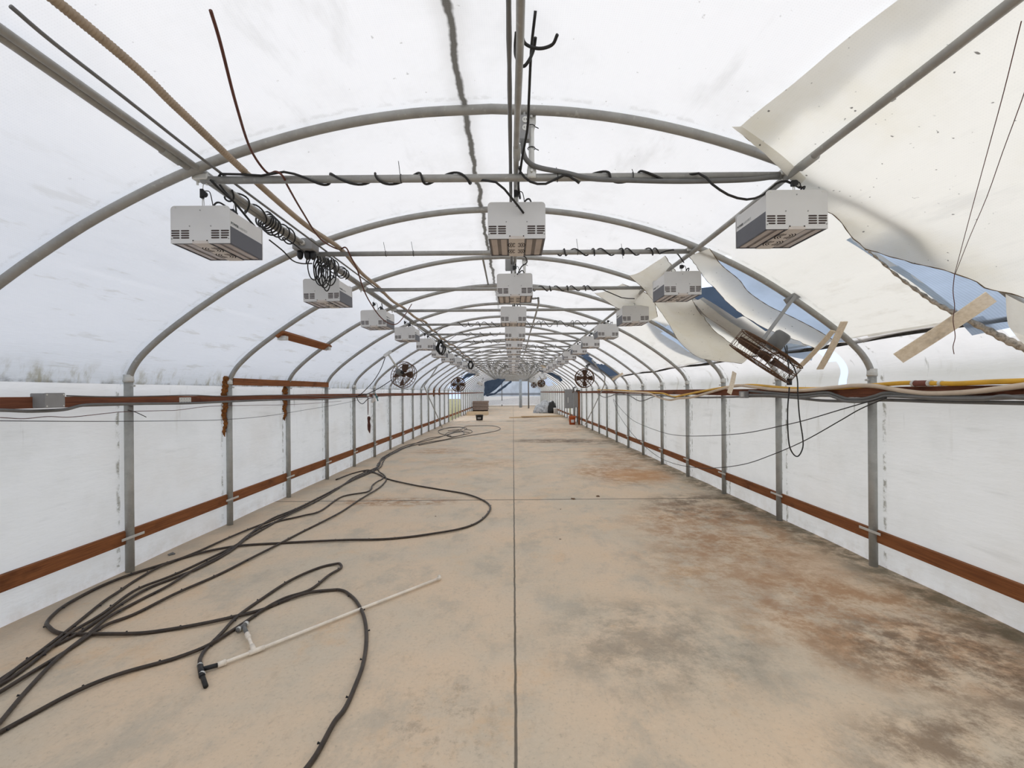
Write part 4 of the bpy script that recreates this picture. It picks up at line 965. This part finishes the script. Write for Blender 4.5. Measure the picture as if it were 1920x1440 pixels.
def fan_arm(o, pts, brk, r=.017, mat=None):
    inv = o.matrix_world.inverted(); bm = bmesh.new(); tube(bm, [inv@Vector(p) for p in pts], r, 8); a_ = obj('mount_pole', bm, mat or POST, o, True)
    bm = bmesh.new(); b_ = inv@Vector(brk)
    bmesh.ops.create_cube(bm, size=1, matrix=Matrix.Translation(b_)@inv.to_3x3().to_4x4()@Matrix.Rotation(-.6, 4, 'Y')@Matrix.Diagonal((.20, .035, .07, 1)))
    obj('mount_bracket', bm, GREYC if mat is None else mat, o)
# nearest fan, right
nf = make_fan(.30, .0021, 6, 36)
FCN = P(1434, 668, 4.05)
ax = Vector((.57, -.30, .82)).normalized()
orient(nf, FCN, ax)
fan_arm(nf, [FCN+ax*.09, P(1428, 640, 4.15), P(1490, 556, 4.33)], P(1490, 556, 4.36), mat=GREYB)
tag(nf, 'rusty caged fan seen edge-on, hanging from the second arch at the right', 'fan')
D('power_cord', [(1475, 648, 4.1), (1478, 672, 4.0), (1489, 690, 3.95), (1495, 712, 3.95), (1496, 740, 3.95), (1499, 780, 3.95), (1505, 820, 3.95), (1505, 840, 3.95), (1497, 855, 3.95), (1488, 852, 3.95), (1480, 835, 3.95), (1477, 800, 3.95), (1477, 765, 3.95), (1480, 726, 3.95)], .0055, BLACK, 'black fan cord hanging in a long loop below the rusty fan', 'cord')
pg = D('plug', [P(1480, 710, 3.95), P(1480, 716, 3.95), P(1480, 722, 3.95)], .021, BLKPL, 'black plug hanging under the rusty fan', 'plug', n=1)
T('plug_cap', [P(1480, 707, 3.95), P(1480, 712, 3.95)], .018, BRIGHT, pg, n=1)
D('cable', [(1470, 645, 4.1), (1476, 670, 4.0), (1479, 690, 3.95), (1480, 708, 3.95)], .005, BLACK, 'short black lead from the rusty fan motor to its plug', 'cord')
def far_fan(px_, py_, d_, R, ax, mount, label, wr=.006, mat=None):
    f = make_fan(R, wr, 4, 22); c_ = P(px_, py_, d_); orient(f, c_, ax); a_ = Vector(ax).normalized()
    m_ = PS(mount[0], mount[1], -.03); fan_arm(f, [c_+a_*.12, m_], m_, .022, mat); tag(f, label, 'fan', 'caged fans farther down the house')
far_fan(757, 703, 10.9, .315, (-.35, -.80, .30), (727, 663, 10.55), 'round rusty fan with a pale pole on the left, beyond the teal clamp', .004, BRIGHT)
far_fan(1096, 709, 14.8, .31, (.25, .85, .1), (1103, 684, 15.0), 'round fan with dark blades on the right above the electrical panel', .005)
far_fan(859, 721, 20.5, .32, (.1, -.9, .1), (868, 700, 20.8), 'dim round fan far down on the left, above the green gap in the wall', .007)
far_fan(1001, 722, 36, .22, (0, -1, 0), (1001, 708, 36.2), 'small pale fan at the far end right of the blue column', .008)
far_fan(1015, 719, 30, .24, (.2, -1, 0), (1020, 705, 30.2), 'small dark fan at the far end left of the electrical panel', .008)
#@@FLOOR
# ------------------------------------------------------------------ hoses on the floor
def hose(pts, label, r=.0125, nubs=True, step=.34, seed=0, h=.013, grp='black drip hoses lying on the floor'):
    P3 = [PF(x, y, h) for x, y in pts]
    c = cr_spline(P3, 8); bm = bmesh.new(); L = 0
    for i, p in enumerate(c): p.z = h+.004+.004*math.sin(i*.31+seed)
    tube(bm, c, r, 8)
    o = tag(obj('hose', bm, HOSEM, smooth=True), label, 'hose', grp)
    if nubs:
        bm = bmesh.new(); nxt = .1
        for a, b in zip(c, c[1:]):
            L += (b-a).length
            if L > nxt and b.y < 13:
                nxt += step; t = (b-a).normalized(); s = Vector((-t.y, t.x, 0))*(1 if int(L*7+seed) % 2 else -1)
                tube(bm, [b+s*r*.6, b+s*(r+.007)+Vector((0, 0, .003))], .0045, 5); tube(bm, [b+s*(r+.007)+Vector((0, 0, .003)), b+s*(r+.012)+Vector((0, 0, .004))], .0065, 5)
        if len(bm.verts): obj('emitters', bm, BLKPL, o, True)['kind'] = 'stuff'
        else: bm.free()
    return o
hose([(480, 1560), (540, 1485), (590, 1420), (625, 1360), (645, 1332), (664, 1292), (680, 1250), (687, 1200), (683, 1160), (668, 1128), (652, 1113), (638, 1108), (627, 1106), (583, 1112), (533, 1127), (483, 1146), (400, 1167), (300, 1183), (233, 1190), (167, 1190), (110, 1187), (90, 1176), (88, 1168), (97, 1157), (127, 1133), (173, 1107), (233, 1083), (300, 1060), (367, 1040), (450, 1024), (533, 1018), (640, 1014), (720, 1011), (800, 1003), (860, 993), (898, 978), (917, 960), (918, 948), (905, 938), (870, 926), (820, 917), (770, 909), (730, 899), (706, 888), (690, 882), (660, 888), (630, 900)], 'thick black hose making the wide loop from the bottom edge round to the floor seam', .0135)
hose([(-40, 1400), (20, 1362), (133, 1303), (233, 1262), (333, 1233), (390, 1212), (450, 1173), (490, 1147), (535, 1122), (583, 1105), (617, 1080), (638, 1066), (639, 1060), (630, 1058), (600, 1064), (550, 1087), (500, 1117), (450, 1153), (417, 1187), (388, 1215), (376, 1236), (375, 1250)], 'black hose from the lower left doubling back in a narrow loop to the white pipe', .0125, seed=2)
far_tail = [(662, 896), (697, 881), (711, 873), (714, 862), (722, 855), (735, 848), (755, 838), (770, 833), (798, 827)]
hose([(-60, 1310), (0, 1275), (50, 1243), (117, 1190), (183, 1138), (217, 1114), (250, 1091), (300, 1064), (350, 1043), (400, 1022), (467, 993), (533, 966), (590, 938), (640, 911)]+far_tail+[(830, 818), (838, 812), (850, 809), (862, 806), (868, 803), (862, 801), (846, 802), (828, 805), (822, 809), (828, 814), (846, 818)], 'black hose nearest the left wall, running from the left edge into the distant coil', .012, seed=3)
hose([(-60, 1322), (0, 1281), (67, 1230), (150, 1186), (233, 1131), (283, 1101), (333, 1082), (367, 1069), (417, 1043), (450, 1021), (483, 990), (510, 973), (550, 957), (600, 932), (645, 909), (675, 895), (700, 884), (714, 876), (718, 866), (726, 857), (745, 847), (765, 838), (800, 830), (835, 824), (850, 820), (866, 816), (884, 811), (883, 807), (872, 805), (870, 801), (878, 799), (905, 798), (925, 799), (937, 802), (936, 806), (922, 810), (890, 815), (858, 821), (820, 828), (785, 835)], 'black hose that reaches the farthest thin loop near the middle of the floor', .012, seed=4)
hose([(-60, 1330), (0, 1300), (83, 1247), (150, 1205), (200, 1173), (253, 1151), (320, 1119), (383, 1090), (440, 1063), (500, 1033), (567, 997), (617, 973), (640, 960), (673, 938), (707, 918), (721, 905), (724, 898), (719, 890), (710, 883), (708, 872), (716, 862), (724, 855), (738, 850), (756, 840), (790, 832)], 'black hose slanting alone across the slab, the right strand of the lower bundle', .0125, seed=5)
hose([(-50, 1410), (0, 1357), (43, 1303), (90, 1254), (133, 1215), (173, 1183), (207, 1157), (267, 1123), (320, 1097), (367, 1067), (433, 1030), (477, 997), (520, 978), (567, 968), (600, 959), (640, 932), (685, 924), (696, 917), (698, 911), (708, 903), (718, 897), (715, 892), (700, 886), (680, 884)], 'black hose curving down to the lower left corner across the other hoses', .0125, seed=6)
hose([(-60, 1316), (0, 1285), (60, 1244), (130, 1190), (190, 1152), (250, 1110), (310, 1085), (370, 1058), (430, 1030), (480, 1000), (530, 972), (575, 950), (620, 925), (655, 903), (690, 886), (706, 878), (712, 867), (720, 860), (731, 853), (750, 843), (775, 833), (805, 822), (828, 818), (842, 814), (858, 809), (880, 811)], 'black hose in the middle of the bundle between the wall strand and the lone strand', .0115, seed=7)
hose([(822, 808), (840, 802), (858, 801), (875, 803), (866, 809), (850, 812), (838, 817), (850, 819), (870, 814), (862, 806), (840, 808)], 'black hose end tangled in the distant coil by the left wall', .012, False, seed=8)
# white pipe assembly
pv = empty('pvc_pipe', PF(478, 1222)); inv = lambda v: v-pv.location
a_ = PF(408, 1247, .022); t1 = PF(477, 1221, .022); e_ = PF(822, 1085, .022)
bm = bmesh.new(); tube(bm, [inv(a_), inv(t1), inv(PF(650, 1152, .022)), inv(e_)], .0115, 10, 2); obj('long_pipe', bm, PVC, pv, True)
bm = bmesh.new(); tube(bm, [inv(t1.lerp(a_, .16)), inv(t1.lerp(e_, .04))], .0165, 10)
u_ = PF(463, 1188, .05); tube(bm, [inv(t1), inv(t1.lerp(u_, .3))], .0165, 10); obj('tee', bm, PVC, pv, True)
bm = bmesh.new(); tube(bm, [inv(t1), inv(u_)], .011, 10); obj('branch_pipe', bm, PVC, pv, True)
bm = bmesh.new(); tube(bm, [inv(t1.lerp(u_, .72)), inv(u_)], .016, 10); tube(bm, [inv(t1.lerp(u_, .80)), inv(t1.lerp(u_, .84))], .018, 10); obj('coupling', bm, PVC, pv, True)
bm = bmesh.new(); tube(bm, [inv(a_), inv(a_.lerp(t1, .22))], .017, 10); tube(bm, [inv(a_.lerp(t1, .16)), inv(a_.lerp(t1, .20))], .019, 10); obj('coupling', bm, PVC, pv, True)
bm = bmesh.new(); ee = e_; d_ = (e_-t1).normalized(); tube(bm, [inv(e_-d_*.01), inv(e_+d_*.015), inv(e_+d_*.02+Vector((-.012, .02, .01)))], .0155, 10); obj('elbow', bm, PVC, pv, True)
tag(pv, 'long dirty white plastic pipe with a short tee branch lying on the slab', 'pipe')
bf = empty('hose_tee', PF(378, 1253)); inv2 = lambda v: v-bf.location
bm = bmesh.new(); tube(bm, [inv2(PF(375, 1246, .024)), inv2(PF(379, 1268, .024))], .017, 10); tube(bm, [inv2(PF(378, 1255, .024)), inv2(a_)], .014, 10); obj('tee', bm, BLKPL, bf, True)
bm = bmesh.new(); tube(bm, [inv2(PF(379, 1266, .022)), inv2(PF(386, 1287, .016))], .0135, 10); obj('hose_stub', bm, BLACK, bf, True)
bm = bmesh.new()
for p_ in (PF(375, 1248, .024), PF(379, 1264, .024)): tube(bm, [inv2(p_-Vector((0, .005, 0))), inv2(p_+Vector((0, .005, 0)))], .0195, 10)
obj('hose_clamp', bm, BRIGHT, bf, True)
tag(bf, 'black tee fitting with a stub of hose at the near end of the white pipe', 'fitting')
bt = empty('hose_tee', PF(458, 1174)); inv3 = lambda v: v-bt.location
bm = bmesh.new(); tube(bm, [inv3(PF(445, 1182, .024)), inv3(PF(464, 1168, .024))], .0165, 10); tube(bm, [inv3(PF(457, 1174, .024)), inv3(u_)], .014, 10); obj('tee', bm, GREYC, bt, True)
bm = bmesh.new()
for p_, q_ in ((PF(446, 1181, .024), PF(449, 1179, .024)), (PF(460, 1171, .024), PF(463, 1169, .024))): tube(bm, [inv3(p_), inv3(q_)], .02, 10)
obj('hose_clamp', bm, BRIGHT, bt, True)
tag(bt, 'clamped tee fitting joining the narrow loop hose to the white branch pipe', 'fitting')
# leaves and crumbs
def crumb(px_, py_, s_, label, cat='leaf', mat=None, flat=.35):
    c_ = PF(px_, py_, 0); bm = bmesh.new(); bmesh.ops.create_icosphere(bm, subdivisions=2, radius=s_)
    for v in bm.verts:
        n_ = mnoise.noise(v.co*60+c_*9); v.co *= 1+.7*n_; v.co.z = abs(v.co.z*flat)+(.25*abs(v.co.x) if cat == 'leaf' else 0)
    o = obj(cat, bm, mat or LEAF, smooth=False); o.location = c_; tag(o, label, cat, 'crumbs of debris on the slab'); return o
crumb(1075, 936, .035, 'curled brown leaf on the cross seam right of the centre line')
crumb(1121, 931, .03, 'dark clod on the cross seam, right of the curled leaf', 'clod', flat=.6)
crumb(1240, 972, .03, 'pale orange flake lying in the brown stain', 'flake', simple('pale_flake', (.62, .42, .28), .8))
crumb(1050, 1011, .012, 'tiny dark crumb right of the centre seam', 'crumb')
crumb(1051, 955, .012, 'tiny dark crumb in front of the curled leaf', 'crumb')
crumb(817, 968, .012, 'tiny dark crumb inside the wide hose loop', 'crumb')
crumb(322, 1040, .03, 'dark pebble at the left slab edge beside the first gap past the nearest post', 'pebble', GREYC, .7)
crumb(1135, 800, .06, 'small dark scrap in front of the orange bucket, left one', 'scrap', GREYC)
crumb(1082, 801, .05, 'small dark scrap directly before the orange bucket', 'scrap', GREYC)
crumb(955, 774, .06, 'white crumbs beyond the centre seam near the planks', 'scrap', CLOTH)
# ------------------------------------------------------------------ far clutter
def bucket(loc, r0, r1, h, mat, label, cat='bucket', band=None):
    b_ = empty(cat, loc); bm = bmesh.new(); lathe(bm, [(0, .004), (r0, 0), (r0+(r1-r0)*.86, h*.86), (r1+.012, h*.87), (r1+.012, h*.9), (r1, h*.91), (r1+.006, h), (r1-.008, h), (r0-.008, .02), (0, .018)], 24); obj('shell', bm, mat, b_, True)
    bm = bmesh.new(); tube(bm, [(math.cos(a)*(r1+.015), math.sin(a)*.03-r1*.4, h*.86-math.sin(a)*.16) for a in [math.pi*j/12 for j in range(13)]], .006, 5); obj('handle', bm, BRIGHT, b_)
    if band:
        bm = bmesh.new(); ring = []
        for j in range(9):
            a = -math.pi/2-.5+j/8*1.0; ring.append((a,))
        lo = [bm.verts.new(((r0+(r1-r0)*.25+.004)*math.cos(a[0]), (r0+(r1-r0)*.25+.004)*math.sin(a[0]), h*.25)) for a in ring]; hi = [bm.verts.new(((r0+(r1-r0)*.6+.004)*math.cos(a[0]), (r0+(r1-r0)*.6+.004)*math.sin(a[0]), h*.6)) for a in ring]
        for j in range(8): bm.faces.new((lo[j], lo[j+1], hi[j+1], hi[j]))
        obj('label_patch', bm, band, b_)
    tag(b_, label, cat)
bucket(PF(1073, 796), .155, .185, .45, ORANGE, 'orange plastic bucket standing below the grey electrical panel', band=CLOTH)
bucket(PF(899, 788), .20, .235, .34, BLACK, 'black plastic tub standing in front of the low timber crate', 'tub', band=GREYB)
bucket(PF(1042, 775.5), .17, .18, .46, CLOTH, 'white plastic bucket beside the silver sheeting heap')
# electrical panel
ep = empty('electrical_panel', P(1067, 748, 26)); 
bm = bmesh.new(); box(bm, -.24, .24, -.10, .10, -.54, .56, .01); obj('cabinet', bm, GREYB, ep)
bm = bmesh.new(); box(bm, -.22, .22, -.115, -.10, -.51, .53, .006); dr = obj('door', bm, GREYB, ep)
bm = bmesh.new(); box(bm, -.10, -.05, -.125, -.115, -.22, .10); obj('data_plate', bm, BRIGHT, dr)
tag(ep, 'tall grey electrical panel on the right above the orange bucket', 'electrical panel')
db = empty('disconnect_box', P(1080, 749, 24.0)); 
bm = bmesh.new(); box(bm, -.12, .12, -.08, .08, -.42, .42, .01); obj('cabinet', bm, GREYB, db)
bm = bmesh.new(); tube(bm, [(-.12, -.03, .40), (-.14, -.03, .62), (-.02, -.03, .66)], .05, 8); tube(bm, [(-.06, 0, -.42), (-.08, 0, -1.1)], .035, 8); tube(bm, [(.06, 0, -.42), (.05, 0, -1.2)], .03, 8); obj('conduit', bm, GREYC, db, True)
bm = bmesh.new(); lathe(bm, [(0, -.01), (.12, 0), (.12, .05), (0, .06)], 16, (.10, -.08, .45)); obj('meter', bm, BLKPL, db, True)
tag(db, 'narrower grey switch box with pipes right of the electrical panel', 'switch box')
bm = bmesh.new(); c_ = P(1086, 793, 23.4); box(bm, c_.x-.05, c_.x+.05, c_.y-.05, c_.y+.05, 0, CH+.02); tag(obj('timber_post', bm, WOOD), 'red brown timber post standing right of the grey switch box', 'post')
# stack of sheets, frame, planks
def boxo(name, cx, cy, z0, wx, wy, h, mat, rz, label, cat, grp=None):
    bm = bmesh.new(); box(bm, -wx/2, wx/2, -wy/2, wy/2, 0, h, .006); o = obj(name, bm, mat); o.location = (cx, cy, z0); o.rotation_euler = (0, 0, rz); return tag(o, label, cat, grp)
sx_, sy_ = PF(900, 771.5).x, PF(900, 771.5).y+.9
random.seed(5)
for k in range(10):
    boxo('panel_sheet', sx_+random.uniform(-.03, .03), sy_+random.uniform(-.04, .04), .12+.082*k, 1.42, 1.3, .076, MUDDY, random.uniform(-.02, .02), 'brownish board sheet, %s from the bottom of the stack by the left wall' % ORD[k], 'board', 'stack of brownish boards')
boxo('pallet', sx_, sy_, 0, 1.3, 1.2, .115, DARK, 0, 'dark low pallet under the brownish board stack', 'pallet')
fr = empty('timber_crate', PF(894, 779)); L_ = 1.55; D_ = 1.9
for (x0, x1, y0, y1) in ((-L_/2, L_/2, 0, .04), (-L_/2, L_/2, D_-.04, D_), (-L_/2, -L_/2+.04, .04, D_-.04), (L_/2-.04, L_/2, .04, D_-.04)):
    bm = bmesh.new(); box(bm, x0, x1, y0, y1, 0, .24); obj('side_board', bm, PINE, fr)
bm = bmesh.new(); box(bm, -L_/2+.04, L_/2-.04, .04, D_-.04, .16, .2); obj('deck', bm, PINE, fr)
tag(fr, 'low pale timber crate base behind the black tub', 'crate')
a_, b_ = PF(967, 785), PF(1043, 780)
for k in range(4):
    t_ = (b_-a_).normalized(); c_ = (a_+b_)/2+Vector((0, .16*k, 0)); L_ = (b_-a_).length
    boxo('plank', c_.x+.06*k, c_.y, .001, L_, .15, .06, PINE, math.atan2(t_.y, t_.x)*.5, 'pale plank on the slab, %s of four counted from the camera' % ORD[k], 'plank', 'four pale planks across the slab')
boxo('plank', (a_.x+b_.x)/2+.35, a_.y+1.2, .062, 2.9, .16, .06, PINE, .22, 'pale plank laid askew on top of the other planks', 'plank')
hp = PF(1024, 775)
bm = bmesh.new(); bmesh.ops.create_icosphere(bm, subdivisions=4, radius=1)
for v in bm.verts:
    q = v.co.copy(); v.co = Vector((q.x*.95, q.y*.7, max(0, q.z)*1.0)); v.co *= 1+.16*mnoise.noise(q*2.2)+.09*mnoise.noise(q*6); v.co.z = max(0, v.co.z+.10*mnoise.noise(q*4+Vector((3, 0, 0)))*(q.z > 0.05)); v.co.x += .15*q.z
o = obj('silver_sheeting', bm, SILV, smooth=True); o.location = hp+Vector((-.05, .8, 0)); tag(o, 'crumpled silver sheeting heap on the slab before the white bucket', 'sheeting')
bm = bmesh.new(); bmesh.ops.create_icosphere(bm, subdivisions=3, radius=1)
for v in bm.verts:
    q = v.co.copy(); v.co = Vector((q.x*.40, q.y*.40, max(0, q.z)*.95))*(1+.25*mnoise.noise(q*3))
o = obj('black_sheeting', bm, BLACK, smooth=True); o.location = hp+Vector((.50, .35, 0)); tag(o, 'black sheeting bunched against the right side of the silver heap', 'sheeting')
# far end posts and hanging cloths
def pole(px_, d_, r_, mat, label, top=1.6):
    X = ray(px_, 735)[0]*d_/F; tag(T('column', [(X, d_, 0), (X, d_, CH+top)], r_, mat, n=1), label, 'column')
pole(976, 50, .16, BLUEP, 'pale blue square column standing in the far opening'); pole(991, 47, .07, GREYC, 'thin dark column right of the pale blue one in the far opening')
pole(941, 55, .05, GREYC, 'thin grey column at the left of the far opening', 1.4)
def cloth(pts, d_, mat, label, sag=.1, seed=0):
    A_ = [P(x, y, d_) for x, y in pts[0]]; B_ = [P(x, y, d_+1.2) for x, y in pts[1]]
    tag(strip('hanging_cloth', A_, B_, mat, sag=sag, nu=18, nv=8, rough=.08, seed=seed), label, 'cloth', 'dark cloths at the far end')
cloth([[(908, 742), (925, 734), (938, 722), (948, 712)], [(908, 716), (918, 713), (930, 711), (946, 710)]], 44, SHADE_DK, 'dark blue cloth hanging in a wedge at the left of the far opening')
cloth([[(914, 744), (930, 738), (945, 728), (960, 716)], [(911, 741), (929, 735), (943, 724), (957, 713)]], 43, SHADE_DK, 'narrow dark cloth edge swooping below the dark wedge at the far opening', 0, 2)
cloth([[(1022, 700), (1034, 704), (1044, 712), (1050, 717)], [(1012, 694), (1030, 697), (1048, 706), (1054, 712)]], 24, SHADE_DK, 'dark blue cloth slung under the right roof far beyond the fans', .03, 3)
cloth([[(868, 715), (876, 709), (884, 704), (892, 702)], [(866, 709), (874, 703), (882, 700), (891, 698)]], 24, SHADE_DK, 'dark blue cloth slung under the left roof beyond the far left fan', .03, 4)
cloth([[(1018, 690), (1024, 690), (1030, 693), (1033, 696)], [(1012, 684), (1020, 683), (1032, 688), (1036, 693)]], 24, PINE, 'tan cloth scrap under the right roof beyond the last right lights', .02, 5)
cloth([[(905, 760), (935, 759), (970, 758), (1012, 758)], [(905, 751), (935, 750), (970, 746), (1012, 744)]], 54, CLOTH, 'white sheet standing along the bottom of the far opening', 0, 6)
